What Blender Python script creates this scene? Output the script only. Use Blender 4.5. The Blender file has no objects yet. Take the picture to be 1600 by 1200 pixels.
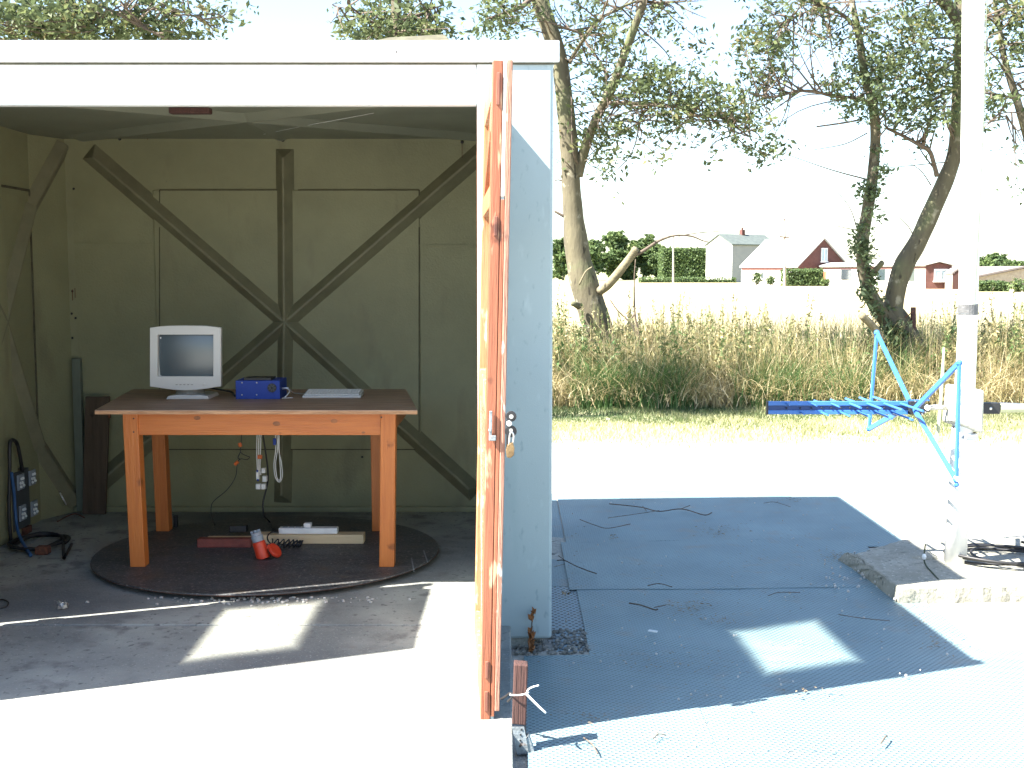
import bpy, bmesh, math, random
import numpy as np
from mathutils import Vector, Matrix, noise
random.seed(7); rng = np.random.default_rng(7)
S = bpy.context.scene
COL = S.collection

# ---------------------------------------------------------------- camera, light, exposure
F, H, TP = 1900.0, 1.5, math.atan(175/1900.0)
SUN_EL, SUN_AZ = math.radians(47.8), math.radians(21.3)      # SUN_AZ: how far the sun stands in front of "due left"
cam = bpy.data.cameras.new('camera'); camo = bpy.data.objects.new('camera', cam); COL.objects.link(camo)
cam.sensor_width = 36; cam.lens = F*36/1600; cam.clip_end = 8000; cam.clip_start = .05
camo.location = (0, 0, H); camo.rotation_euler = (math.pi/2-TP, 0, 0)
S.camera = camo
W = bpy.data.worlds.new('World'); S.world = W; W.use_nodes = True
nt = W.node_tree; nt.nodes.clear()
sky = nt.nodes.new('ShaderNodeTexSky'); sky.sky_type = 'NISHITA'; sky.sun_disc = False
sky.sun_elevation = SUN_EL
sun_dir = Vector((-math.cos(SUN_AZ)*math.cos(SUN_EL), -math.sin(SUN_AZ)*math.cos(SUN_EL), math.sin(SUN_EL)))
sky.sun_rotation = math.atan2(sun_dir.x, sun_dir.y)
sky.air_density = 1.0; sky.dust_density = .8; sky.ozone_density = 1.5
bg = nt.nodes.new('ShaderNodeBackground'); bg.inputs[1].default_value = 0.072
wo = nt.nodes.new('ShaderNodeOutputWorld')
nt.links.new(sky.outputs[0], bg.inputs[0]); nt.links.new(bg.outputs[0], wo.inputs[0])
sl = bpy.data.lights.new('sun', 'SUN'); slo = bpy.data.objects.new('sun', sl); COL.objects.link(slo)
sl.energy = 5.0; sl.angle = math.radians(.5); sl.color = (1, .95, .86)
slo.rotation_euler = sun_dir.to_track_quat('Z', 'Y').to_euler()
vs = S.view_settings; vs.view_transform = 'Standard'; vs.look = 'None'; vs.gamma = 1; vs.use_curve_mapping = False
vs.exposure = 2.55

# ---------------------------------------------------------------- helpers
SP, CP = math.sin(TP), math.cos(TP)
def at(px, py, Y):
    u, v = (px-800)/F, (py-600)/F
    y, z = CP-v*SP, -SP-v*CP
    return Vector((u/y*Y, Y, H+z/y*Y))
def G(px, py, z0=0.0):
    u, v = (px-800)/F, (py-600)/F
    y, z = CP-v*SP, -SP-v*CP
    t = (z0-H)/z
    return Vector((u*t, y*t, z0))
def GM(px, py):
    z = -.1
    for i in range(3):
        g = G(px, py, z); z = zg(g.x, g.y)
    return G(px, py, z)
def pxm(n, Y): return n/F*Y

ORG = {}
def org(p): return ORG.get(p.name, Vector((0, 0, 0))) if p else Vector((0, 0, 0))
def tag(o, label=None, cat=None, group=None, kind=None):
    if label: o['label'] = label
    if cat: o['category'] = cat
    if group: o['group'] = group
    if kind: o['kind'] = kind
    return o
def thing(name, loc, label, cat, group=None):
    o = bpy.data.objects.new(name, None); COL.objects.link(o); o.location = loc; o.empty_display_size = .1
    ORG[o.name] = Vector(loc)
    return tag(o, label, cat, group)
def finish(name, me, mat, parent=None, smooth=False, bevel=0, label=None):
    o = bpy.data.objects.new(name, me); COL.objects.link(o)
    if parent is not None: o.parent = parent
    ORG[o.name] = org(parent)
    if mat: me.materials.append(mat)
    if smooth: me.polygons.foreach_set('use_smooth', [True]*len(me.polygons))
    if bevel:
        m = o.modifiers.new('bevel', 'BEVEL'); m.width = bevel; m.segments = 2; m.limit_method = 'ANGLE'; m.angle_limit = .6
    if label: o['label'] = label
    return o

class MB:
    def __init__(s): s.v = []; s.f = []
    def add(s, vs_, fs):
        n = len(s.v); s.v += [Vector(a) for a in vs_]; s.f += [tuple(i+n for i in f) for f in fs]; return s
    def hexa(s, p):   # 8 points: 4 bottom ccw, 4 top ccw
        return s.add(p, [(3,2,1,0), (4,5,6,7), (0,1,5,4), (1,2,6,5), (2,3,7,6), (3,0,4,7)])
    def box(s, x0, x1, y0, y1, z0, z1, M=None):
        p = [Vector(a) for a in ((x0,y0,z0),(x1,y0,z0),(x1,y1,z0),(x0,y1,z0),(x0,y0,z1),(x1,y0,z1),(x1,y1,z1),(x0,y1,z1))]
        if M: p = [M @ a for a in p]
        return s.hexa(p)
    def bar(s, a, b, w, h, up=(0, 0, 1)):   # beam from a to b; w across, h along up
        a, b = Vector(a), Vector(b); d = (b-a).normalized(); up = Vector(up)
        x = d.cross(up)
        if x.length < 1e-4: x = d.cross(Vector((0, 1, 0)))
        x.normalize(); u = x.cross(d).normalized(); x = x*(w/2); u = u*(h/2)
        return s.hexa([a-x-u, a+x-u, b+x-u, b-x-u, a-x+u, a+x+u, b+x+u, b-x+u])
    def tube(s, pts, r, n=8, cap=True):
        pts = [Vector(p) for p in pts]; N = len(pts)
        rr = r if isinstance(r, (list, tuple)) else [r]*N
        t0 = (pts[1]-pts[0]).normalized(); x = t0.orthogonal().normalized(); base = len(s.v)
        for i, p in enumerate(pts):
            t = (pts[min(i+1, N-1)]-pts[max(i-1, 0)])
            if t.length < 1e-9: t = t0.copy()
            t.normalize(); x = x - t*x.dot(t)
            x = t.orthogonal().normalized() if x.length < 1e-6 else x.normalized()
            y = t.cross(x)
            for k in range(n):
                a = 2*math.pi*k/n; s.v.append(p+(x*math.cos(a)+y*math.sin(a))*rr[i])
        for i in range(N-1):
            for k in range(n):
                k2 = (k+1) % n
                s.f.append((base+i*n+k, base+i*n+k2, base+(i+1)*n+k2, base+(i+1)*n+k))
        if cap:
            s.f.append(tuple(base+k for k in range(n))[::-1]); s.f.append(tuple(base+(N-1)*n+k for k in range(n)))
        return s
    def disc(s, c, r, z0, z1, n=64):
        c = Vector(c); b = len(s.v)
        for z in (z0, z1):
            for k in range(n):
                a = 2*math.pi*k/n; s.v.append(Vector((c.x+r*math.cos(a), c.y+r*math.sin(a), z)))
        s.f.append(tuple(b+k for k in range(n))[::-1]); s.f.append(tuple(b+n+k for k in range(n)))
        for k in range(n): s.f.append((b+k, b+(k+1) % n, b+n+(k+1) % n, b+n+k))
        return s
    def ball(s, c, r, n=10, sc=(1, 1, 1)):
        c = Vector(c); pts = []
        b = len(s.v)
        for i in range(1, n//2+1-0):
            th = math.pi*i/(n//2+1)
            for k in range(n):
                a = 2*math.pi*k/n
                s.v.append(c+Vector((r*sc[0]*math.sin(th)*math.cos(a), r*sc[1]*math.sin(th)*math.sin(a), r*sc[2]*math.cos(th))))
        m = n//2
        for i in range(m-1):
            for k in range(n): s.f.append((b+i*n+k, b+(i+1)*n+k, b+(i+1)*n+(k+1) % n, b+i*n+(k+1) % n))
        s.v.append(c+Vector((0, 0, r*sc[2]))); s.v.append(c-Vector((0, 0, r*sc[2]))); t = len(s.v)
        for k in range(n):
            s.f.append((t-2, b+k, b+(k+1) % n)); s.f.append((t-1, b+(m-1)*n+(k+1) % n, b+(m-1)*n+k))
        return s
    def build(s, name, mat, parent=None, smooth=False, bevel=0, label=None):
        o = org(parent); me = bpy.data.meshes.new(name)
        me.from_pydata([tuple(a-o) for a in s.v], [], s.f); me.update()
        bm = bmesh.new(); bm.from_mesh(me); bmesh.ops.recalc_face_normals(bm, faces=bm.faces); bm.to_mesh(me); bm.free()
        return finish(name, me, mat, parent, smooth, bevel, label)

def curve(pts, k=6):
    pts = [Vector(p) for p in pts]; out = []
    P = [pts[0]*2-pts[1]]+pts+[pts[-1]*2-pts[-2]]
    for i in range(1, len(P)-2):
        for j in range(k):
            t = j/k; a, b, c, d = P[i-1], P[i], P[i+1], P[i+2]
            out.append(.5*((2*b)+(c-a)*t+(2*a-5*b+4*c-d)*t*t+(3*b-a-3*c+d)*t**3))
    out.append(pts[-1]); return out

def npmesh(name, V, Fq, mat, parent=None, tone=None):
    """V (n,3) world, Fq (m,k) faces of equal size, tone per vertex"""
    o = org(parent); me = bpy.data.meshes.new(name); n, m, k = len(V), len(Fq), Fq.shape[1]
    V = V-np.array(o); me.vertices.add(n); me.vertices.foreach_set('co', V.astype(np.float32).ravel())
    me.loops.add(m*k); me.loops.foreach_set('vertex_index', Fq.astype(np.int32).ravel())
    me.polygons.add(m); me.polygons.foreach_set('loop_start', np.arange(0, m*k, k, dtype=np.int32))
    me.update(calc_edges=True)
    if tone is not None:
        at_ = me.attributes.new('tone', 'FLOAT', 'POINT'); at_.data.foreach_set('value', tone.astype(np.float32))
    return finish(name, me, mat, parent)

# ---------------------------------------------------------------- materials
def N(nt, t, **k):
    n = nt.nodes.new(t)
    for a, b in k.items(): setattr(n, a, b)
    return n
def material(name, c1, c2=None, rough=.6, scale=8, bump=0, metal=0, stretch=(1, 1, 1), detail=6, contrast=(.35, .65),
             spots=None, spec=.5, bscale=None, coord='Object'):
    m = bpy.data.materials.new(name); m.use_nodes = True; nt = m.node_tree; b = nt.nodes['Principled BSDF']; L = nt.links.new
    b.inputs['Roughness'].default_value = rough; b.inputs['Metallic'].default_value = metal
    b.inputs['Specular IOR Level'].default_value = spec
    tc = N(nt, 'ShaderNodeTexCoord'); mp = N(nt, 'ShaderNodeMapping'); mp.inputs['Scale'].default_value = stretch
    L(tc.outputs[coord], mp.inputs[0])
    if c2 is None: c2 = tuple(x*.8 for x in c1)
    no = N(nt, 'ShaderNodeTexNoise'); no.inputs['Scale'].default_value = scale; no.inputs['Detail'].default_value = detail
    no.inputs['Roughness'].default_value = .6
    L(mp.outputs[0], no.inputs['Vector'])
    cr = N(nt, 'ShaderNodeValToRGB'); cr.color_ramp.elements[0].position, cr.color_ramp.elements[1].position = contrast
    cr.color_ramp.elements[0].color = (*c2, 1); cr.color_ramp.elements[1].color = (*c1, 1)
    L(no.outputs[0], cr.inputs[0]); last = cr.outputs[0]
    for sp in (spots or []):
        sc, col, lo, hi = sp[:4]; st = sp[4] if len(sp) > 4 else (1, 1, 1)
        mp2 = N(nt, 'ShaderNodeMapping'); mp2.inputs['Scale'].default_value = st; mp2.inputs['Location'].default_value = (sc*1.3, sc*.7, 2.2)
        L(tc.outputs[coord], mp2.inputs[0])
        n2 = N(nt, 'ShaderNodeTexNoise'); n2.inputs['Scale'].default_value = sc; n2.inputs['Detail'].default_value = 5
        L(mp2.outputs[0], n2.inputs['Vector'])
        r2 = N(nt, 'ShaderNodeMapRange'); r2.inputs['From Min'].default_value = lo; r2.inputs['From Max'].default_value = hi
        L(n2.outputs[0], r2.inputs['Value'])
        mx = N(nt, 'ShaderNodeMix', data_type='RGBA'); L(r2.outputs[0], mx.inputs['Factor']); L(last, mx.inputs['A'])
        mx.inputs['B'].default_value = (*col, 1); last = mx.outputs['Result']
    L(last, b.inputs['Base Color'])
    if bump:
        nb = N(nt, 'ShaderNodeTexNoise'); nb.inputs['Scale'].default_value = bscale or scale*4; nb.inputs['Detail'].default_value = 8
        L(mp.outputs[0], nb.inputs['Vector'])
        bp = N(nt, 'ShaderNodeBump'); bp.inputs['Strength'].default_value = min(1, bump*1.0); bp.inputs['Distance'].default_value = .01
        L(nb.outputs[0], bp.inputs['Height']); L(bp.outputs[0], b.inputs['Normal'])
    return m
def wood(name, c1, c2, rough=.5, axis=2, wear=None, bump=.3):
    st = [14, 14, 14]; st[axis] = .8
    sp = [(9, tuple(x*.55 for x in c2), .66, .74)]
    if wear: sp.append((22, wear, .60, .66, (1, 1, .25)))
    return material(name, c1, c2, rough, 3.2, bump, stretch=tuple(st), contrast=(.3, .7), spots=sp)
def leafmat(name, ramp, trans=.35):
    m = bpy.data.materials.new(name); m.use_nodes = True; nt = m.node_tree; L = nt.links.new
    b = nt.nodes['Principled BSDF']; b.inputs['Roughness'].default_value = .55; b.inputs['Specular IOR Level'].default_value = .3
    a = N(nt, 'ShaderNodeAttribute', attribute_name='tone'); cr = N(nt, 'ShaderNodeValToRGB'); L(a.outputs['Fac'], cr.inputs[0])
    e = cr.color_ramp.elements
    while len(e) < len(ramp): e.new(.5)
    for i, (p, c) in enumerate(ramp): e[i].position = p; e[i].color = (*c, 1)
    L(cr.outputs[0], b.inputs['Base Color'])
    t = N(nt, 'ShaderNodeBsdfTranslucent'); L(cr.outputs[0], t.inputs[0]); mx = N(nt, 'ShaderNodeMixShader'); mx.inputs[0].default_value = trans
    L(b.outputs[0], mx.inputs[1]); L(t.outputs[0], mx.inputs[2]); L(mx.outputs[0], nt.nodes['Material Output'].inputs[0])
    return m

M = {}
M['concrete'] = material('concrete', (.38,.385,.345), (.22,.23,.21), .9, 2.2, .5, bscale=60, contrast=(.3,.7),
    spots=[(38,(.12,.12,.115),.60,.70),(.9,(.13,.14,.14),.46,.66),(7,(.17,.17,.16),.56,.68),(120,(.4,.4,.37),.6,.75)])
M['concrete_apron'] = material('concrete_apron', (.42,.40,.37), (.34,.325,.30), .9, 1.7, .4, bscale=60,
    spots=[(14,(.26,.24,.21),.70,.78),(90,(.2,.19,.16),.70,.78)])
M['slab'] = material('slab_concrete', (.32,.31,.26), (.22,.215,.175), .95, 6, 1, bscale=28, spots=[(40,(.13,.13,.11),.58,.7),(70,(.5,.48,.42),.62,.7)])
M['gravel'] = material('gravel', (.48,.45,.39), (.34,.32,.28), .95, 30, .9, bscale=90, spots=[(4,(.46,.44,.34),.58,.72),(60,(.2,.18,.15),.68,.74)])
M['rubble'] = material('rubble', (.26,.25,.22), (.10,.10,.09), .95, 18, 1, bscale=40)
M['verge'] = material('verge_soil', (.42,.40,.24), (.22,.23,.12), .95, 5, .6, bscale=60)
M['farmland'] = material('farmland', (.34,.32,.16), (.22,.24,.11), .95, .05, 0)
M['wheat'] = material('wheat_field', (.36,.30,.165), (.29,.235,.13), .95, 1.2, .8, stretch=(1,.12,1), bscale=30, spots=[(.15,(.39,.335,.2),.45,.6)])
M['grp'] = material('fibreglass_inside', (.29,.288,.165), (.23,.23,.13), .55, 2.5, .25, bscale=90, contrast=(.3,.7),
    spots=[(5,(.18,.165,.10),.6,.8,(1,1,.3)),(45,(.2,.19,.14),.72,.8)])
M['rib'] = material('stained_rib', (.225,.218,.135), (.175,.168,.105), .6, 6, .2)
M['groove'] = material('dark_olive', (.10,.095,.06), (.06,.055,.035), .9, 20)  # dark olive for panel grooves, roof felt and the strip under the fascia
M['grpceil'] = material('fibreglass_ceiling', (.24,.25,.19), (.20,.21,.16), .5, 2.5, .2, bscale=90)
M['white'] = material('white_gelcoat', (.78,.80,.79), (.70,.73,.73), .4, 1.5, .12, bscale=260,
    spots=[(9,(.55,.60,.60),.56,.74,(1,1,.18)),(30,(.48,.52,.52),.66,.75,(1,1,.4))])
M['panelgrey'] = material('shade_toned_gelcoat', (.35,.425,.44), (.32,.39,.405), .4, 1.5, .12, bscale=260,  # white cabin skin with its cool shade put into the base colour
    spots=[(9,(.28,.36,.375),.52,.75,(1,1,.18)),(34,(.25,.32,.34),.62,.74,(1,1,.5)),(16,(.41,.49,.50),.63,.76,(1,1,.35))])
M['fascia'] = material('white_fascia', (.82,.83,.82), (.76,.77,.76), .4, 2, .1)
M['doorwood'] = wood('varnished_door_wood', (.345,.118,.06), (.24,.078,.04), .45, 2, wear=(.55,.33,.2))
M['doorinner'] = wood('faded_door_wood', (.46,.21,.10), (.36,.14,.06), .5, 2, wear=(.66,.5,.34))
M['weathered'] = wood('weathered_paint_wood', (.36,.19,.13), (.28,.14,.1), .8, 2, wear=(.72,.66,.58), bump=.8)
M['tenon'] = wood('dark_tenon_wood', (.26,.10,.06), (.17,.06,.04), .6, 2)
M['darkwood'] = wood('dark_brown_wood', (.085,.035,.028), (.045,.02,.016), .75, 2, bump=.7)
M['board'] = wood('brown_board', (.115,.08,.052), (.065,.045,.03), .85, 2)
M['tablewood'] = wood('orange_pine', (.54,.17,.032), (.42,.115,.02), .42, 2)
M['tablewood_x'] = wood('orange_pine_rail', (.54,.17,.032), (.42,.115,.02), .42, 0)
M['tabletop'] = material('worn_table_top', (.42,.27,.18), (.27,.165,.11), .5, 5, .3, stretch=(1,4,1), spots=[(12,(.34,.25,.19),.58,.7),(40,(.4,.32,.25),.68,.74)])
M['knot'] = material('wood_knot', (.34,.12,.035), (.2,.07,.02), .5, 30)
M['plyedge'] = material('ply_edge', (.55,.32,.17), (.34,.17,.08), .7, 14, .3, stretch=(.6,1,6))
M['pine'] = wood('raw_pine', (.66,.52,.32), (.56,.41,.23), .6, 0)
M['redblock'] = material('red_paint_block', (.22,.05,.035), (.15,.035,.025), .6, 14, .5, spots=[(26,(.6,.45,.35),.68,.71)])
M['turntable'] = material('turntable_steel', (.075,.08,.085), (.038,.042,.048), .5, 5, .5, metal=.15, stretch=(1,3,1), bscale=50,
    spots=[(60,(.19,.175,.16),.55,.68),(7,(.095,.08,.065),.56,.74),(170,(.28,.26,.24),.62,.7)])
M['rust'] = material('rust', (.20,.07,.035), (.08,.035,.025), .9, 30, .8)
M['screen'] = material('galvanised_screen', (.36,.38,.40), (.28,.30,.32), .5, 3, 0)
M['beige'] = material('beige_plastic', (.60,.60,.57), (.56,.56,.53), .45, 3)
M['beigedark'] = material('mid_grey_plastic', (.33,.33,.31), None, .5, 3)  # even mid grey for housing, buttons, swivel and lead
M['crt'] = material('crt_glass', (.075,.10,.115), (.06,.085,.095), .28, 3, spec=1)  # reflected grey-blue haze put into the base colour
M['black'] = material('black_rubber', (.022,.022,.024), (.014,.014,.016), .5, 10)
M['bluebox'] = material('blue_enamel', (.004,.045,.33), (.003,.035,.27), .55, 6)
M['antennadark'] = material('antenna_dark_blue', (.012,.05,.18), None, .5, 8)
M['antenna'] = material('antenna_blue', (.045,.18,.50), (.04,.15,.43), .4, 8)
M['steel'] = material('bright_steel', (.62,.62,.62), None, .3, 8, metal=.9)
M['zinc'] = material('dull_zinc', (.32,.36,.38), (.2,.22,.23), .6, 20, .3, metal=.4, spots=[(30,(.18,.09,.05),.62,.72)])
M['brass'] = material('tarnished_brass', (.30,.20,.10), (.16,.10,.05), .4, 30, .3, metal=.7)
M['whiteplastic'] = material('white_plastic', (.80,.81,.80), None, .4, 8)
M['greyplastic'] = material('grey_plastic', (.30,.34,.38), (.24,.27,.31), .5, 8)
M['darkgrey'] = material('dark_grey_box', (.07,.08,.085), (.05,.055,.06), .5, 8)
M['redplastic'] = material('red_plastic', (.65,.055,.02), (.52,.04,.015), .35, 10)
M['orange'] = material('orange_tape', (.75,.16,.03), None, .5, 8)
M['bluecable'] = material('blue_cable', (.03,.10,.25), None, .5, 8)
M['bluegrey'] = material('blue_grey_trunking', (.15,.175,.135), (.125,.145,.11), .6, 6)
M['mast'] = material('white_mast', (.84,.84,.82), (.78,.78,.75), .5, 4, .1, spots=[(12,(.62,.6,.52),.66,.78,(1,1,.3))])
M['wrap'] = material('weathered_wrap', (.55,.53,.45), (.42,.41,.34), .8, 12, .6, spots=[(18,(.28,.27,.2),.62,.72)])
M['tape'] = material('grey_tape', (.14,.14,.14), (.09,.09,.09), .5, 20, .4)
M['yellowrod'] = material('pale_yellow_rod', (.50,.52,.32), (.38,.40,.25), .5, 8)
M['rope'] = material('pale_rope', (.55,.52,.30), None, .8, 40)
M['bark'] = material('bark', (.125,.11,.068), (.07,.06,.04), .95, 5, 1, stretch=(1,1,.35), bscale=26, contrast=(.3,.7),
    spots=[(2.2,(.11,.125,.06),.5,.68),(9,(.24,.22,.16),.60,.72),(20,(.035,.03,.02),.62,.7,(1,1,.3))])
M['deadwood'] = material('dead_wood', (.22,.19,.12), (.13,.11,.07), .9, 8, .8)
M['twig'] = material('twig', (.13,.10,.075), (.08,.06,.045), .9, 30)
M['dead_leaf'] = material('dead_leaf', (.32,.12,.03), (.18,.07,.02), .7, 30, .5)
M['litter'] = material('litter', (.30,.23,.14), (.16,.12,.08), .9, 60)
M['pebble'] = material('pebble', (.55,.53,.5), (.35,.33,.3), .9, 30)
M['leaves'] = leafmat('tree_leaves', [(0,(.045,.065,.034)),(.5,(.095,.125,.055)),(.85,(.17,.20,.085)),(1,(.20,.17,.08))], .45)
M['ivy'] = leafmat('ivy_leaves', [(0,(.045,.065,.03)),(.5,(.10,.14,.065)),(1,(.25,.31,.17))], .35)
M['farleaves'] = leafmat('far_tree_leaves', [(0,(.05,.085,.035)),(.5,(.10,.15,.055)),(1,(.19,.25,.09))], .35)
M['blades'] = leafmat('grass_blades', [(0,(.06,.14,.04)),(.3,(.11,.165,.06)),(.45,(.18,.19,.085)),(.75,(.38,.31,.155)),(1,(.66,.57,.36))], .25)
M['turf'] = leafmat('turf_blades', [(0,(.05,.09,.035)),(.5,(.14,.17,.07)),(1,(.52,.49,.28))], .25)
M['brick'] = material('house_brick', (.12,.05,.042), (.09,.038,.032), .9, 3, 0)
M['render'] = material('house_render', (.74,.72,.68), (.66,.65,.61), .9, 1)
M['slate'] = material('house_slate', (.10,.12,.11), (.075,.09,.085), .7, 2)
M['slatelight'] = material('pale_roof_tile', (.44,.43,.41), (.38,.37,.35), .7, 2)
M['shadedwall'] = material('shaded_render', (.27,.28,.30), (.24,.25,.27), .9, 1)  # farmhouse render with its shade put into the colour
M['pane'] = material('window_pane', (.05,.07,.08), None, .1, 3, spec=.8)
M['paneblue'] = material('pale_blue_pane', (.45,.55,.6), (.3,.42,.48), .15, 1.2)  # pale blue pane colour for some far windows
M['frame'] = material('window_frame_white', (.8,.8,.8), None, .5, 3)
M['orangedoor'] = material('orange_door', (.30,.12,.06), (.25,.1,.05), .6, 1)
M['sheetroof'] = material('corrugated_roof', (.2,.17,.16), (.14,.12,.115), .8, .6)
M['poletimber'] = material('pole_timber', (.38,.34,.28), (.28,.24,.2), .9, 5)

# perforated earth-plane sheet: rows of slots as colour and fine relief
def screen_mat(name, base, dark, pitch_a, pitch_b, holes=.5):
    m = bpy.data.materials.new(name); m.use_nodes = True; nt = m.node_tree; L = nt.links.new; b = nt.nodes['Principled BSDF']
    b.inputs['Roughness'].default_value = .5; b.inputs['Metallic'].default_value = .08
    tc = N(nt, 'ShaderNodeTexCoord'); sx = N(nt, 'ShaderNodeSeparateXYZ'); L(tc.outputs['Object'], sx.inputs[0])
    def m_(op, a, b_=None):
        n = N(nt, 'ShaderNodeMath', operation=op)
        for i, q in enumerate((a, b_)):
            if q is None: continue
            if isinstance(q, (int, float)): n.inputs[i].default_value = q
            else: L(q, n.inputs[i])
        return n.outputs[0]
    row = m_('DIVIDE', sx.outputs[1], pitch_b); rowi = m_('FLOOR', row)
    off = m_('MULTIPLY', m_('MODULO', rowi, 2.0), .5)
    sa = m_('SINE', m_('MULTIPLY', m_('ADD', m_('DIVIDE', sx.outputs[0], pitch_a), off), 6.28318))
    sb = m_('SINE', m_('MULTIPLY', m_('FRACT', row), 3.14159))
    hole = m_('MULTIPLY', m_('ADD', m_('MULTIPLY', sa, .5), .5), sb)
    mask = N(nt, 'ShaderNodeMapRange'); mask.inputs['From Min'].default_value = .42; mask.inputs['From Max'].default_value = .75
    L(hole, mask.inputs['Value'])
    no = N(nt, 'ShaderNodeTexNoise'); no.inputs['Scale'].default_value = 2.3; no.inputs['Detail'].default_value = 6; L(tc.outputs['Object'], no.inputs['Vector'])
    cr = N(nt, 'ShaderNodeValToRGB'); cr.color_ramp.elements[0].position = .32; cr.color_ramp.elements[1].position = .7
    cr.color_ramp.elements[0].color = (*[x*.78 for x in base], 1); cr.color_ramp.elements[1].color = (*base, 1); L(no.outputs[0], cr.inputs[0])
    n2 = N(nt, 'ShaderNodeTexNoise'); n2.inputs['Scale'].default_value = 7; n2.inputs['Detail'].default_value = 7; L(tc.outputs['Object'], n2.inputs['Vector'])
    r2 = N(nt, 'ShaderNodeMapRange'); r2.inputs['From Min'].default_value = .58; r2.inputs['From Max'].default_value = .76; L(n2.outputs[0], r2.inputs['Value'])
    dx = N(nt, 'ShaderNodeMix', data_type='RGBA'); L(m_('MULTIPLY', r2.outputs[0], .5), dx.inputs['Factor']); L(cr.outputs[0], dx.inputs['A']); dx.inputs['B'].default_value = (.26,.21,.15,1)
    hx = N(nt, 'ShaderNodeMix', data_type='RGBA'); L(m_('MULTIPLY', mask.outputs[0], holes), hx.inputs['Factor']); L(dx.outputs['Result'], hx.inputs['A']); hx.inputs['B'].default_value = (*dark, 1)
    L(hx.outputs['Result'], b.inputs['Base Color'])
    bp = N(nt, 'ShaderNodeBump'); bp.invert = True; bp.inputs['Strength'].default_value = .9; bp.inputs['Distance'].default_value = .006
    L(mask.outputs[0], bp.inputs['Height']); L(bp.outputs[0], b.inputs['Normal'])
    return m
M['mesh_a'] = screen_mat('slotted_sheet', (.205,.30,.325), (.04,.06,.075), .026, .015, .65)
M['mesh_b'] = screen_mat('slotted_sheet_coarse', (.22,.30,.34), (.02,.02,.02), .03, .024, 1)
# wired-glass pane: clear in the middle, rim opacity added to soften its sun patch
def pane_mat():
    m = bpy.data.materials.new('soft_rim_door_pane'); m.use_nodes = True; nt = m.node_tree; L = nt.links.new; nt.nodes.clear()
    out = N(nt, 'ShaderNodeOutputMaterial'); tr = N(nt, 'ShaderNodeBsdfTransparent'); tr.inputs[0].default_value = (.97, .97, .95, 1)
    df = N(nt, 'ShaderNodeBsdfDiffuse'); df.inputs[0].default_value = (.25, .24, .2, 1); mx = N(nt, 'ShaderNodeMixShader')
    tc = N(nt, 'ShaderNodeTexCoord'); sx = N(nt, 'ShaderNodeSeparateXYZ'); L(tc.outputs['Generated'], sx.inputs[0])
    def edge(o):
        a = N(nt, 'ShaderNodeMath', operation='SUBTRACT'); L(o, a.inputs[0]); a.inputs[1].default_value = .5
        b = N(nt, 'ShaderNodeMath', operation='ABSOLUTE'); L(a.outputs[0], b.inputs[0])
        c = N(nt, 'ShaderNodeMapRange'); c.interpolation_type = 'SMOOTHSTEP'; c.inputs['From Min'].default_value = .30; c.inputs['From Max'].default_value = .52
        L(b.outputs[0], c.inputs['Value']); return c.outputs[0]
    mm = N(nt, 'ShaderNodeMath', operation='MAXIMUM'); L(edge(sx.outputs[1]), mm.inputs[0]); L(edge(sx.outputs[2]), mm.inputs[1])
    no = N(nt, 'ShaderNodeTexNoise'); no.inputs['Scale'].default_value = 5; L(tc.outputs['Object'], no.inputs['Vector'])
    ad = N(nt, 'ShaderNodeMath', operation='MULTIPLY_ADD'); ad.use_clamp = True; L(no.outputs[0], ad.inputs[0]); ad.inputs[1].default_value = .12; L(mm.outputs[0], ad.inputs[2])
    L(ad.outputs[0], mx.inputs[0]); L(tr.outputs[0], mx.inputs[1]); L(df.outputs[0], mx.inputs[2]); L(mx.outputs[0], out.inputs[0])
    return m
M['doorpane'] = pane_mat()

# ---------------------------------------------------------------- ground
def smooth(a, b, x): t = min(1, max(0, (x-a)/(b-a))); return t*t*(3-2*t)
def zg(x, y):
    base = -.105+.012*min(max(x, 0), 2.4)-(.16*smooth(.1, -.4, x)*smooth(5.0, 3.0, y) if x < .1 else 0)
    if x < .02: base -= .055*max(0, 5.08-y)*smooth(.05, -.1, -x) if False else 0
    base += .004*noise.noise(Vector((x*.9, y*.9, 0)))
    k = smooth(8.9, 10.55, y); return base*(1-k) - .0*k
def sheet(name, x0, x1, y0, y1, nx, ny, mat, zf, parent=None):
    V = []; Fs = []
    for j in range(ny+1):
        for i in range(nx+1):
            x = x0+(x1-x0)*i/nx; y = y0+(y1-y0)*j/ny; V.append((x, y, zf(x, y)))
    for j in range(ny):
        for i in range(nx): a = j*(nx+1)+i; Fs.append((a, a+1, a+nx+2, a+nx+1))
    b = MB(); b.add(V, Fs); return b.build(name, mat, parent, smooth=True)
tag(sheet('gravel_yard', -40, 40, -30, 10.6, 160, 81, M['gravel'], zg), kind='structure')
tag(sheet('grass_verge_ground', -40, 40, 10.6, 16, 80, 10, M['verge'], lambda x, y: .0+.01*noise.noise(Vector((x, y, 1)))), kind='structure')
tag(sheet('farmland', -3000, 3000, 16, 5000, 2, 2, M['farmland'], lambda x, y: -.02), kind='structure')
tag(sheet('wheat_field', -220, 190, 15.4, 168, 4, 4, M['wheat'], lambda x, y: .03), kind='structure')

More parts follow.
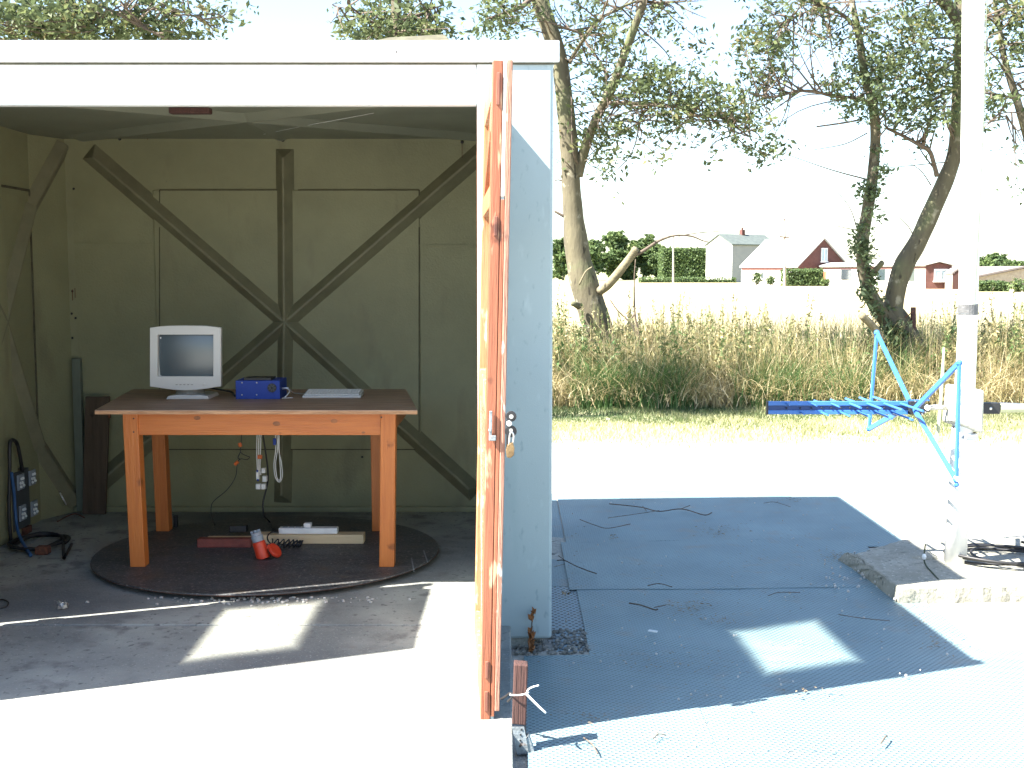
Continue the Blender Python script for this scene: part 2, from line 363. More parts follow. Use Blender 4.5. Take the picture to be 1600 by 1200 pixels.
def slab(name, x0, x1, y0, y1, z0, z1, mat, bev=.006):
    return tag(MB().box(x0, x1, y0, y1, z0, z1).build(name, mat, None, bevel=bev), kind='structure')
slab('cabin_floor', -2.665, .09, 5.085, 7.9, -.12, 0, M['concrete'])
slab('cabin_floor_margin', -3.2, -2.675, 5.085, 7.9, -.12, -.003, M['concrete'])
b = MB(); b.hexa([Vector(p) for p in ((-3.6,-4,-.8),(.05,-4,-.8),(-.005,5.075,-.2),(-3.6,5.075,-.2),(-3.6,-4,-.22),(.05,-4,-.22),(-.005,5.075,-.002),(-3.6,5.075,-.002))])
tag(b.build('concrete_apron', M['concrete'], None, bevel=.006), kind='structure')

# earth-plane sheets
rows = [
    (3.50, 4.96, [(.05, .685), (.68, 3.26), (3.255, 5.7)], 'mesh_a'),
    (2.2, 3.515, [(.07, 1.9), (1.895, 4.3)], 'mesh_a'),
    (4.955, 6.00, [(.325, 1.98)], 'mesh_a'),
    (5.99, 7.10, [(.29, 2.04)], 'mesh_a'),
    (6.88, 7.105, [(2.03, 2.3)], 'mesh_a'),
    (7.09, 8.75, [(.32, 1.96), (1.955, 2.3)], 'mesh_a')]
es = thing('earth_plane', (1.2, 5, 0), 'slotted grey metal earth sheets laid edge to edge beside the cabin', 'metal flooring')
def earth_sheet(x0, x1, y0, y1, mat, k, lift=.012):
    nx, ny = max(4, int((x1-x0)*9)), max(4, int((y1-y0)*9)); V = []; Fs = []
    for s_, t in ((0, 0), (1, -.002)):
        for j in range(ny+1):
            for i in range(nx+1):
                x = x0+(x1-x0)*i/nx; y = y0+(y1-y0)*j/ny
                z = zg(x, y)+lift+.005*noise.noise(Vector((x*1.4, y*1.9, 3.1)))+.0015*noise.noise(Vector((x*5, y*.8, k)))
                V.append((x, y, z+t))
    n1 = (nx+1)*(ny+1)
    for j in range(ny):
        for i in range(nx):
            a = j*(nx+1)+i; Fs.append((a, a+1, a+nx+2, a+nx+1)); Fs.append((n1+a+nx+1, n1+a+nx+2, n1+a+1, n1+a))
    for i in range(nx): Fs.append((i, n1+i, n1+i+1, i+1)); a = ny*(nx+1)+i; Fs.append((a, a+1, n1+a+1, n1+a))
    for j in range(ny):
        a = j*(nx+1); c = a+nx+1; Fs.append((a, c, n1+c, n1+a)); a += nx; c = a+nx+1; Fs.append((a, n1+a, n1+c, c))
    return MB().add(V, Fs).build('metal_sheet', mat, es, smooth=False)
k = 0
for y0, y1, xs, mt in rows:
    if mt is None: continue
    for x0, x1 in xs:
        k += 1; earth_sheet(x0, x1, y0, y1, M[mt], k, .007+.003*(k % 2))
for x0, x1, y0, y1 in ((.18, .325, 5.33, 6.08), (.18, .315, 5.03, 5.35), (.17, .315, 6.09, 8.7)):
    k += 1; o = earth_sheet(x0, x1, y0, y1, M['mesh_b'] if y1 < 6.1 else M['mesh_a'], k, .002)
tag(sheet('rubble_strip', 0.0, .36, 4.97, 8.7, 6, 60, M['rubble'], lambda x, y: -.112+.022*noise.noise(Vector((x*40, y*40, 0)))+.0*x), kind='structure')
mb = MB()
for i in range(260):
    x, y = random.uniform(.01, .33), random.uniform(4.98, 5.32); mb.ball((x, y, -.096), random.uniform(.004, .013), 5, (1, 1, .7))
tag(mb.build('rubble', M['rubble'], None), kind='stuff', label='loose dark rubble under the cabin corner', cat='rubble')

# ---------------------------------------------------------------- cabin
XL, XR, YF, YB = -2.86, .166, 5.07, 7.60
OPL, OPR, OPT = -2.27, -.143, 2.180
cab = thing('equipment_cabin', (-1.3, 6.1, 0), 'white fibreglass cabin with open timber doors and a moulded star on its back wall', 'cabin')
def wpart(name, x0, x1, y0, y1, z0, z1, mat, par=cab, bev=.0, label=None): return MB().box(x0, x1, y0, y1, z0, z1).build(name, mat, par, bevel=bev, label=label)
wpart('back_wall', XL-.05, XR, YB-.05, YB, .0, 2.398, M['grp'])
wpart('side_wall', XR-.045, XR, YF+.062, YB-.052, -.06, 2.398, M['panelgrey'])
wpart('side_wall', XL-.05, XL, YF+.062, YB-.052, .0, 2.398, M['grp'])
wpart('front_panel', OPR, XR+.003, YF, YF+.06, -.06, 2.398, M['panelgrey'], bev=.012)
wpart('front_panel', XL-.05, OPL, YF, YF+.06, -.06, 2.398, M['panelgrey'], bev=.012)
wpart('lintel', OPL+.001, OPR-.001, YF+.001, YF+.05, OPT, 2.398, M['white'], bev=.008)
wpart('fascia', XL-.12, XR+.028, YF-.012, YF-.001, 2.352, 2.440, M['fascia'], bev=.006)
wpart('roof', XL-.10, XR+.02, YF+.0, YB+.01, 2.400, 2.428, M['white'], bev=.01)
wpart('lit_panel_strip', OPR-.0, -.078, YF-.004, YF-.0005, 0, 2.349, M['white'])  # white strip added so the panel reads sunlit beside the door
wpart('jamb', OPR-.004, OPR+.05, YF+.062, YF+.11, .02, OPT, M['doorwood'])
wpart('jamb', OPL-.05, OPL+.004, YF+.062, YF+.11, .02, OPT, M['doorwood'])
# ceiling with shallow moulded facets
wpart('ceiling', XL, XR-.046, YF+.07, YB-.052, 2.312, 2.332, M['grpceil'])
CEIL_RIBS = True
# skirting sill along the back and left walls, inner pilaster, chamfered corner
wpart('sill', -2.75, XR-.05, YB-.085, YB-.052, .0, .035, M['grp'], bev=.006)
b = MB(); b.hexa([Vector(p) for p in ((-2.86,7.28,0),(-2.74,7.545,0),(-2.70,7.549,0),(-2.90,7.549,0),(-2.86,7.28,2.31),(-2.74,7.545,2.31),(-2.70,7.549,2.31),(-2.90,7.549,2.31))]); b.build('corner_chamfer', M['grp'], cab)
b = MB(); b.hexa([Vector(p) for p in ((-2.87,5.3,0),(-2.80,5.3,0),(-2.80,6.84,0),(-2.87,6.9,0),(-2.87,5.3,2.2),(-2.83,5.3,2.2),(-2.83,6.80,2.2),(-2.87,6.84,2.2))]); b.build('pilaster', M['grp'], cab, bevel=.01)
YW = YB-.05   # inner face of back wall
def rib(pa, pb, w, h, nrm, ends=(True, True), mat='rib'):
    a, b_ = Vector(pa), Vector(pb); d = (b_-a); L_ = d.length; d.normalize(); n = Vector(nrm); x = d.cross(n).normalized()*(w/2)
    e0, e1 = (.06 if ends[0] else 0), (.06 if ends[1] else 0)
    t = .006
    V = [a-x-n*.002, a+x-n*.002, b_+x-n*.002, b_-x-n*.002, a+d*e0+n*h-x*.1, a+d*e0+n*h+x*.1, b_-d*e1+n*h+x*.1, b_-d*e1+n*h-x*.1]
    MB().hexa([V[0], V[1], V[2], V[3], V[4], V[5], V[6], V[7]]).build('rib', M[mat], cab, bevel=.004)
c = at(447, 503, YW)
for q in ((-2.62,7.42), (-.12,7.42), (-2.62,5.45), (-.12,5.45), (-1.38,7.42)): rib((-1.38,6.45,2.3125), (q[0],q[1],2.3125), .16, .035, (0,0,-1), (False, True), mat='grpceil')
nb = (0, -1, 0)
for px, py, hh in ((445,232,.07), (442,786,.07)): rib(c, at(px, py, YW), .115, hh, nb, (False, True))
for px, py, hh in ((138,236,.065), (790,205,.065), (150,760,.065), (745,772,.065)): rib(c, at(px, py, YW), .125, hh, nb, (False, True))
p0, p1 = at(250, 702, YW), at(655, 297, YW)
pan = wpart('raised_panel', p0.x, p1.x, YW-.012, YW-.001, p0.z, p1.z, M['grp'], bev=.012)
mb = MB()
for (xa, ya, xb, yb) in ((250,297,434,297), (466,297,655,297), (250,297,250,318), (250,355,250,702), (655,297,655,312), (655,355,655,702), (250,702,655,702)):
    mb.bar(at(xa, ya, YW-.004), at(xb, yb, YW-.004), .006, .020, (0, 1, 0))
mb.build('panel_groove', M['groove'], cab)
for (xa, ya, xb, yb) in ((116,381,438,381), (466,381,744,384), (116,213,744,215)):
    MB().bar(at(xa, ya, YW-.006), at(xb, yb, YW-.006), .009 if ya > 300 else .014, .01, (0, 1, 0)).build('seam', M['grp'] if ya > 300 else M['rust'], cab)
cl = Vector((-2.86, 6.80, 1.22))
for q in ((-2.86, 7.275, 1.88), (-2.86, 7.275, .46)): rib(cl, q, .13, .045, (1, 0, 0), (False, False))
for q in ((-2.86, 5.9, 2.15), (-2.86, 5.9, .15)): rib(cl, q, .13, .045, (1, 0, 0), (False, True))
for za, zb in ((1.88, 2.27), (.46, .06)): rib((-2.862, 7.275, za), (-2.745, 7.535, zb), .12, .04, (.911, -.412, 0), (False, False))
mb = MB(); mb.bar((-2.858,6.0,1.98), (-2.858,7.27,1.98), .01, .014, (0,0,1)); mb.bar((-2.858,7.27,.42), (-2.858,7.27,1.98), .01, .012, (1,0,0)); mb.build('panel_groove', M['groove'], cab)
for px, py in ((187,217),(325,212),(442,219),(722,222),(115,295),(113,455),(112,490),(118,497),(113,528),(117,597),(566,714)):
    q = at(px, py, YW-.004); MB().ball(q, .008 if py > 250 else .011, 6).build('bolt', M['black'], cab)
for px, py, l in ((113,452,.07), (117,450,.06), (96,447,.1), (722,224,.13), (230,195,.09)):
    q = at(px, py, YW-.012); MB().tube([q, q-Vector((0,0,l))], .0022, 4).build('stain_wire', M['rust'], cab)
q = at(295, 172, 5.75); MB().box(q.x-.095, q.x+.095, q.y, q.y+.06, q.z-.014, q.z+.014).build('rusty_bracket', M['darkwood'], cab, bevel=.004)
MB().tube(curve([(-1.45,7.2,2.30),(-1.15,6.7,2.285),(-.7,6.25,2.30)], 6), .0015, 4).build('ceiling_wire', M['whiteplastic'], cab)
# low fold of dark felt on the roof
mb = MB(); P = [at(530,61,5.2), at(600,56,5.2), at(690,55,5.2), at(716,60,5.2)]
rp = [Vector((p.x, 5.2, 2.43)) for p in P]
mb.add([rp[0], rp[3], rp[3]+Vector((0,.5,0)), rp[0]+Vector((0,.5,0)), rp[1]+Vector((0,.2,.085)), rp[2]+Vector((0,.2,.098))], [(0,1,5,4),(1,2,5),(2,3,4,5),(3,0,4)])
mb.build('roof_felt_fold', M['groove'], cab)
wpart('underfascia_strip', XL-.12, XR+.02, YF-.007, YF-.001, 2.344, 2.351, M['groove'])  # thin dark strip along the lower edge of the fascia
b = MB(); b.tube([at(619,81,YF-.0125), at(619,81,YF-.016)], .004, 8); b.build('fascia_screw', M['black'], cab)

# doors ------------------------------------------------------------
def make_door(hx, hy, yaw, lean, mirror, lab, LN=1.02, win=(-.86, -.14)):
    # local: x through the thickness (0 inner .. .047 timber, then outer skin), y from hinge (0) to lock edge (-.9)
    s = -1 if mirror else 1
    Mx = Matrix.Translation((hx, hy, -.045)) @ Matrix.Rotation(lean, 4, 'Y') @ Matrix.Rotation(yaw, 4, 'Z') @ Matrix.Diagonal((s, 1, 1, 1))
    HT, T = 2.235, .047
    # outer cladding with a window opening: four pieces
    d = MB(); wy0, wy1, wz0, wz1 = win[0], win[1], 1.16, 1.76
    for a in ((-LN+.004, wy0, .01, HT-.004), (wy1, -.004, .01, HT-.004), (wy0, wy1, .01, wz0), (wy0, wy1, wz1, HT-.004)):
        d.box(T-.012, T-.002, a[0], a[1], a[2], a[3], Mx)
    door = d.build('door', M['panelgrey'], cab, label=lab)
    def p(name, x0, x1, y0, y1, z0, z1, m, bev=.003): return MB().box(x0, x1, y0, y1, z0, z1, Mx).build(name, M[m], door, bevel=bev)
    p('lock_stile', 0, T-.014, -LN, -LN+.10, 0, HT, 'doorwood'); p('hinge_stile', 0, T-.014, max(-.10, wy1), 0, 0, HT, 'doorinner')
    p('edge_strip', T-.012, T, -LN-.001, -LN+.003, .03, HT-.45, 'doorwood'); p('edge_strip', T-.012, T, -LN-.001, -LN+.003, HT-.44, HT, 'whitestrip')
    p('cover_strip', T+.001, T+.018, -LN-.004, -LN+.05, .05, HT+.002, 'weathered')
    for z0, z1 in ((0, .14), (1.06, 1.155), (1.765, 1.84), (HT-.11, HT)): p('rail', .001, T-.015, -LN+.101, -.101, z0, z1, 'doorinner')
    for (ya, za, yb, zb) in ((-.90, .14, -.14, 1.07), (-.90, 2.1, -.14, 1.86)):
        MB().bar(Mx @ Vector((.016, ya, za)), Mx @ Vector((.016, yb, zb)), .028, .09, Mx.to_3x3() @ Vector((0, 0, 1))).build('brace', M['doorwood'], door, bevel=.003)
    for z0, z1 in ((2.09, 2.195), (1.665, 1.73), (.165, .225), (.05, .12)):
        p('tenon', .013, .025, -LN-.006, -LN+.01, z0, z1, 'tenon', .002)
    p('pane', T-.010, T-.006, wy0, wy1, wz0, wz1, 'doorpane', 0)
    for z in (.3, 1.1, 1.9): p('hinge', T*.2, T*.9, -.004, .012, z, z+.09, 'zinc', .002)
    return door, Mx, LN, HT, T
M['whitestrip'] = wood('chalky_white_strip', (.68,.64,.60), (.55,.5,.46), .8, 2)
dr, DM, LN, HT, T = make_door(-.162, 5.06, math.radians(3.0), math.radians(1.2), False, 'orange timber door edge open towards the camera')
dl, _, _, _, _ = make_door(-2.225, 5.053, math.radians(-1.0), 0, True, 'left timber door standing open', 1.0, (-.90, -.05))
# hasp, knob and padlock on the lock edge
def dl_(x, y, z): return DM @ Vector((x, y, z))
Ye = -LN-.004
mb = MB(); mb.tube([dl_(.013,Ye,1.02), dl_(.013,Ye-.012,1.02)], .006, 8); mb.box(.010,.020,Ye-.010,Ye,.99,1.085,DM); mb.box(.010,.034,Ye-.012,Ye-.002,.985,1.003,DM); mb.build('bolt_catch', M['zinc'], dr, bevel=.002)
mb = MB()
for z, r in ((1.068,.018), (1.018,.020)): mb.tube([dl_(.083,Ye,z), dl_(.083,Ye-.012,z)], r, 16)
mb.box(.068,.082,Ye-.006,Ye,1.01,1.07,DM)
mb.box(.068,.076,Ye-.006,Ye,.945,1.01,DM); mb.build('hasp', M['black'], dr, bevel=.001)
for z, r in ((1.068,.0075), (1.022,.0065)): MB().tube([dl_(.083,Ye-.010,z), dl_(.083,Ye-.016,z)], r, 10).build('hasp_pin', M['steel'], dr)
mb = MB(); mb.tube([dl_(.076,Ye-.010,1.045), dl_(.076,Ye-.020,1.045)], .009, 12); mb.build('hasp_knob', M['whiteplastic'], dr)
lk = thing('padlock', dl_(.083, Ye-.012, .965), 'small tarnished brass padlock hanging from the hasp on the door edge', 'padlock')
mb = MB(); base = [(-.010,.0),(.007,.008),(.013,-.012),(.011,-.036),(.0,-.046),(-.012,-.044),(-.016,-.020)]
o3 = (.083, Ye-.014, .975)
n_ = len(base); Vv = [dl_(o3[0]+x, o3[1]+yy, o3[2]+z) for yy in (-.009, .009) for x, z in base]
mb.add(Vv, [tuple(range(n_)), tuple(range(n_, 2*n_))[::-1]]+[(i, (i+1) % n_, n_+(i+1) % n_, n_+i) for i in range(n_)]); mb.build('lock_body', M['brass'], lk, bevel=.002)
mb = MB(); mb.tube(curve([dl_(.077,Ye-.014,.970), dl_(.079,Ye-.014,1.005), dl_(.086,Ye-.014,1.016), dl_(.092,Ye-.014,1.004), dl_(.089,Ye-.014,.975)], 5), .0032, 8); mb.build('shackle', M['steel'], lk, smooth=True)

# ---------------------------------------------------------------- turntable and table
TC = Vector((-1.285, 6.33, 0)); TR = .895
tt = thing('turntable', TC, 'round dark steel turntable plate set just above the cabin floor', 'turntable')
MB().disc(TC, TR, .028, .036, 96).build('plate', M['turntable'], tt, bevel=.002)
MB().disc(TC, TR+.001, .0275, .0285, 96).build('rusty_rim', M['rust'], tt)
MB().disc(TC, TR-.10, .0, .0275, 64).build('hub', M['black'], tt)
for xa, ya, xb, yb in ((640,898,651,926-2), (668,888,672,905)):   # scratches / slots
    a, b_ = G(643,872,.037), G(648,893,.037)
for (a, b_) in ((G(643,872,.0375), G(647,893,.0375)), (G(662,860,.0375), G(668,878,.0375))): MB().bar(a, b_, .006, .002).build('slot', M['zinc'], tt)
MB().box(-1.95,-1.93,6.90,6.93,.036,.10).build('stop_peg', M['black'], tt)
ZT = .036
tb = thing('work_table', (TC.x, 6.37, ZT), 'orange pine work table with worn brown top standing on the turntable', 'table')
top = .82
fl, fr = at(148,644,6.0), at(652,644,6.0)
zt = .82
def ontop(px, py): return G(px, py, zt+ZT*0+.0)
A, B, C_, D_ = G(148,641,.83), G(652,641,.83), G(634,608,.83), G(207,608,.83)
mb = MB(); th = Vector((0, 0, .020)); mb.hexa([A-th, B-th, C_-th, D_-th, A-th*.25, B-th*.25, C_-th*.25, D_-th*.25]); mb.build('table_top', M['plyedge'], tb)
mb = MB(); up = Vector((0,0,.001)); mb.hexa([A-th*.25+up*0.5, B-th*.25+up*.5, C_-th*.25+up*.5, D_-th*.25+up*.5, A, B, C_, D_]); mb.build('top_veneer', M['tabletop'], tb)
ztop = .83-.0201
yf_, yb_ = 5.945, 6.78
legs = []
for pxa, pxb, y, pyb in ((204,226,yf_,889), (593,615,yf_,887), (243,265,yb_,831), (580,603,yb_,831)):
    q0 = at(pxa, pyb, y).x; q1 = at(pxb, pyb, y).x
    xt0, xt1 = at(pxa-(13 if pxa in (204,) else 8 if pxa == 243 else -6 if pxa == 593 else 0), 690, y).x, 0
    cx = (q0+q1)/2; tilt = {204:-.040, 243:-.02, 593:.0, 580:.0}[pxa]
    cxt = {204:at(204,690,y).x, 593:at(607,690,y).x, 243:at(246,690,y).x, 580:at(589,690,y).x}[pxa]
    w = .074; zb = ZT+.001
    mb = MB(); mb.hexa([Vector((cx-w/2,y,zb)), Vector((cx+w/2,y,zb)), Vector((cx+w/2,y+w,zb)), Vector((cx-w/2,y+w,zb)),
                        Vector((cxt-w/2,y,ztop)), Vector((cxt+w/2,y,ztop)), Vector((cxt+w/2,y+w,ztop)), Vector((cxt-w/2,y+w,ztop))])
    mb.build('leg', M['tablewood'], tb, bevel=.003); legs.append((cxt, y))
xl_, xr_ = legs[0][0]+.0375, legs[1][0]-.0375
MB().box(xl_, xr_, yf_+.012, yf_+.035, ztop-.112, ztop).build('rail', M['tablewood_x'], tb, bevel=.002)
MB().box(xl_, xr_, yb_+.04, yb_+.063, ztop-.112, ztop).build('rail', M['tablewood_x'], tb, bevel=.002)
for sx in (0, 1):
    xx = (xl_-.05, xr_+.03)[sx]
    MB().box(xx, xx+.022, yf_+.076, yb_-.002, ztop-.112, ztop).build('rail', M['tablewood'], tb, bevel=.002)
for px, py in ((209,654),(209,675),(596,652)): q = at(px, py, yf_-.001); MB().tube([q, q-Vector((0,.003,0))], .004, 8).build('leg_screw', M['black'], tb)
for px, py, rx in ((308,653,9), (432,662,10), (522,658,9), (568,676,5)):
    q = at(px, py, yf_+.0115); MB().ball(q, pxm(rx, 6.1)*.6, 10, (1, .05, .6)).build('knot', M['knot'], tb)

# monitor
ym = 6.45
mo = thing('monitor', G(293,624,.83), 'beige cathode ray monitor with a dark screen at the left end of the table', 'monitor')
z0 = .8305
def outline(pts, y0, y1, mat, name, par, bev=0, sm=False, taper=None):
    n = len(pts); mb = MB(); P0 = [Vector((x, y0, z)) for x, z in pts]
    cx = sum(x for x, z in pts)/n; cz = sum(z for x, z in pts)/n; t = taper or 1
    P1 = [Vector((cx+(x-cx)*t, y1, cz+(z-cz)*t)) for x, z in pts]
    mb.add(P0+P1, [tuple(range(n)), tuple(range(n, 2*n))[::-1]]+[(i, (i+1) % n, n+(i+1) % n, n+i) for i in range(n)])
    return mb.build(name, mat, par, bevel=bev, smooth=sm)
def pz(px, py, y): q = at(px, py, y); return (q.x, q.z)
yF = 6.37
topc = [pz(x, y, yF) for x, y in ((234,512),(248,510),(262,509),(290,508.5),(318,509),(331,510),(345,512))]
botc = [pz(x, y, yF) for x, y in ((345,604),(336,605),(322,607.5),(305,609.5),(288,610),(270,609),(255,607),(243,605),(234,604))]
ol = topc+botc
# bezel ring: outer outline minus screen rectangle, made of four bridging strips
scr = [pz(246,523,yF), pz(333,523,yF), pz(333,588,yF), pz(246,588,yF)]
def ring(outer, inner_cs, y0, y1, name, mat, par):
    # map every outer point to nearest point along inner rectangle by angle
    cx = sum(p[0] for p in inner_cs)/4; cz = sum(p[1] for p in inner_cs)/4
    hx, hz = abs(inner_cs[1][0]-inner_cs[0][0])/2, abs(inner_cs[0][1]-inner_cs[2][1])/2
    outer = list(outer); inn = []
    for x, z in outer:
        dx, dz = (x-cx)/hx, (z-cz)/hz; m = max(abs(dx), abs(dz)); inn.append((cx+dx/m*hx, cz+dz/m*hz))
    # snap the four nearest-to-corner points
    for c in inner_cs:
        i = min(range(len(inn)), key=lambda i: (inn[i][0]-c[0])**2+(inn[i][1]-c[1])**2); inn[i] = c
    n = len(outer); mb = MB()
    V = [Vector((x, y0, z)) for x, z in outer]+[Vector((x, y0, z)) for x, z in inn]+[Vector((x, y1, z)) for x, z in outer]+[Vector((x, y1+.0, z)) for x, z in inn]
    Fs = []
    for i in range(n):
        j = (i+1) % n
        Fs += [(i, j, n+j, n+i), (2*n+j, 2*n+i, 3*n+i, 3*n+j), (j, i, 2*n+i, 2*n+j), (n+i, n+j, 3*n+j, 3*n+i)]
    mb.add(V, Fs); return mb.build(name, mat, par, bevel=.0025)
bz = ring(ol, scr, yF, yF+.03, 'bezel', M['beige'], mo)
outline(ol, yF+.031, yF+.16, M['beige'], 'shell_front', mo, .006, taper=.80)
outline([(a*.62+.38*pz(290,555,yF)[0], b_*.62+.38*(pz(290,555,yF)[1])) for a, b_ in ol], yF+.161, yF+.38, M['beigedark'], 'tube_housing', mo, .01, taper=.8)
# slightly bulging screen
mb = MB(); nx = ny = 10; V = []
for j in range(ny+1):
    for i in range(nx+1):
        u, v = i/nx*2-1, j/ny*2-1
        x = scr[0][0]+(scr[1][0]-scr[0][0])*(u+1)/2; z = scr[0][1]+(scr[2][1]-scr[0][1])*(v+1)/2
        V.append((x, yF+.012+.010*(u*u+v*v), z))
mb.add(V, [(j*(nx+1)+i, j*(nx+1)+i+1, (j+1)*(nx+1)+i+1, (j+1)*(nx+1)+i) for j in range(ny) for i in range(nx)]); mb.build('screen', M['crt'], mo, smooth=True)
for i, px in enumerate((276,282,288,294,300)):
    q = at(px, 601, yF-.001); MB().ball(q, .007, 8, (1, .25, .35)).build('button', M['beigedark'], mo)
q = at(318.5, 601, yF-.001); MB().ball(q, .009, 10, (1, .3, .9)).build('power_button', M['beige'], mo)
q = at(251, 528, yF+.010); MB().ball(q, .004, 6, (1, .3, 1)).build('sticker', M['whiteplastic'], mo)
# foot
a = pz(259,622,yF+.02); 
foot = [pz(259,623,6.385), pz(262,618,6.385), pz(275,616,6.385), pz(312,616,6.385), pz(324,618,6.385), pz(327,623,6.385)]
foot = [(x, z-(foot[0][1]-z0)) for x, z in foot]
outline(foot, 6.385, 6.61, M['beige'], 'foot', mo, .004)
MB().disc((pz(293,600,6.45)[0], 6.50, 0), .075, foot[2][1], pz(293,608,6.45)[1]+.006, 24).build('swivel', M['beigedark'], mo)

# blue box
yb0 = 6.40
bb = thing('blue_power_unit', G(403,623,.83), 'deep blue metal box with a round fan between the monitor and the keyboard', 'electronic box')
x0, x1 = at(368,600,yb0).x, at(437,600,yb0).x; zb1 = .8305+.098
MB().box(x0, x1, yb0, yb0+.20, .8305, zb1).build('case', M['bluebox'], bb, bevel=.002)
fc = at(425, 606, yb0-.001)
MB().tube([fc, fc-Vector((0,.004,0))], .024, 24).build('fan_recess', M['black'], bb)
for kx in range(7):
    a = kx*2*math.pi/7; MB().bar(fc-Vector((0,.006,0)), fc+Vector((math.cos(a)*.021, -.006, math.sin(a)*.021)), .006, .002, (0,1,0)).build('fan_blade', M['darkgrey'], bb)
for px, py in ((378,598),(401,598),(378,617),(401,617)):
    q = at(px, py, yb0-.001); MB().ball(q, .0045, 8, (1, .5, 1)).build('screw', M['steel'], bb)
for px in (394,402): q = Vector((at(px,600,yb0).x, yb0+.03, zb1+.004)); MB().ball(q, .005, 6).build('terminal', M['whiteplastic'], bb)
MB().box(x0+.04, x1-.05, yb0+.02, yb0+.15, zb1+.001, zb1+.012).build('top_rail', M['black'], bb)
MB().tube([Vector((x1+.001, yb0+.06, .8305+.05)), Vector((x1+.035, yb0+.06, .8305+.052))], .006, 8).build('plug', M['steel'], bb)
MB().tube([Vector((x0-.001, yb0+.06, .8305+.012)), Vector((x0-.02, yb0+.06, .8305+.012))], .006, 8).build('plug', M['black'], bb)
# keyboard
kb = thing('keyboard', G(518,620,.83), 'slim beige keyboard at the right end of the table', 'keyboard')
kx0, kx1 = at(472,620,6.45).x, at(564,620,6.45).x
mb = MB(); mb.hexa([Vector(p) for p in ((kx0,6.45,.8305),(kx1,6.45,.8305),(kx1-.005,6.61,.8305),(kx0+.005,6.61,.8305),(kx0,6.45,.843),(kx1,6.45,.843),(kx1-.005,6.61,.862),(kx0+.005,6.61,.862))]); mb.build('tray', M['beige'], kb, bevel=.004)
mb = MB()
for r in range(5):
    for i in range(18):
        xa = kx0+.012+i*(kx1-kx0-.024)/18; ya = 6.465+r*.027; za = .843+(ya-6.45)/.16*.019
        mb.box(xa+.0008, xa+(kx1-kx0-.024)/18-.0008, ya, ya+.024, za, za+.008)
ko = mb.build('keys', M['beige'], kb); ko['kind'] = 'stuff'
def cable(name, pts, r, mat, label, k=6, cat='cable', group=None):
    o = MB().tube(curve(pts, k), r, 8).build(name, M[mat], None, smooth=True); tag(o, label, cat, group); return o
zt_ = .834
cable('keyboard_cable', [Vector((x1+.035,yb0+.06,.8805)), Vector((x1+.055,yb0+.10,.855)), Vector((x1+.09,yb0+.16,.842)), Vector((kx0+.02,6.63,.835)), Vector((kx0+.06,6.612,.848))], .003, 'beigedark', 'grey lead running from the blue box to the keyboard')
cable('white_loop_lead', [Vector((x1+.03,yb0+.055,.88)), Vector((x1+.05,yb0+.01,.87)), Vector((x1+.03,yb0-.02,.842)), Vector((x1+.012,yb0+.01,.8335)), Vector((x1+.06,yb0+.05,.8335))], .0025, 'whiteplastic', 'thin white lead looped against the right end of the blue box')
cable('monitor_cable', [Vector((pz(345,600,6.6)[0]-.1,6.66,.87)), Vector((pz(355,600,6.6)[0],6.66,.845)), Vector((x0-.06,6.61,.8365)), Vector((x0-.02,yb0+.07,.842))], .005, 'black', 'black lead from the back of the monitor to the blue box')

# things on the turntable under the table
pl = MB(); pa, pb = at(322,838,6.62), at(569,846,6.36)
a0 = G(320,834,ZT+.045); a1 = G(450,829,ZT+.045)
def plank(name, q0, q1, depth, z0, z1, mat, bev=.002):
    q0 = Vector((q0.x,q0.y,0)); q1 = Vector((q1.x,q1.y,0)); d = (q1-q0).normalized(); n = Vector((-d.y, d.x, 0))*depth
    mb = MB(); mb.hexa([q0+Vector((0,0,z0)), q1+Vector((0,0,z0)), q1+n+Vector((0,0,z0)), q0+n+Vector((0,0,z0)), q0+Vector((0,0,z1)), q1+Vector((0,0,z1)), q1+n+Vector((0,0,z1)), q0+n+Vector((0,0,z1))])
    return mb.build(name, M[mat], None, bevel=bev)
r1 = plank('pine_plank', G(400,850,ZT), G(568,850,ZT), .085, ZT+.001, ZT+.050, 'pine'); tag(r1, 'pale pine plank on the turntable carrying the white socket strip', 'plank')
r2 = plank('pine_offcut', G(321,843,ZT+.035), G(405,843,ZT+.035), .07, ZT+.001, ZT+.040, 'pine'); tag(r2, 'short pale pine offcut behind the red brown block', 'plank')
r3 = plank('painted_block', G(308,856,ZT), G(392,856,ZT), .055, ZT+.001, ZT+.047, 'redblock', .003); tag(r3, 'red brown painted timber block with white chips on the turntable', 'block')
ps = thing('socket_strip', G(480,838,ZT+.05), 'white mains socket strip with one white plug lying on the pine plank', 'socket strip')
q0, q1 = G(435,834,ZT+.052), G(527,834,ZT+.052)
MB().box(q0.x, q1.x, q0.y, q0.y+.055, ZT+.0505, ZT+.082).build('strip_body', M['whiteplastic'], ps, bevel=.004)
MB().box(q0.x+.135, q0.x+.175, q0.y+.008, q0.y+.048, ZT+.0825, ZT+.107).build('plug', M['whiteplastic'], ps, bevel=.005)
for i in range(3):
    MB().box(q0.x+.02+i*.035, q0.x+.045+i*.035, q0.y+.01, q0.y+.045, ZT+.0821, ZT+.085).build('socket', M['greyplastic'], ps)
ba = MB(); q = G(358,832,ZT+.04); ba.box(q.x, q.x+.095, q.y+.0, q.y+.05, ZT+.0405, ZT+.075); tag(ba.build('black_adapter', M['black'], None, bevel=.004), 'small black mains adapter resting on the pale offcut', 'adapter')
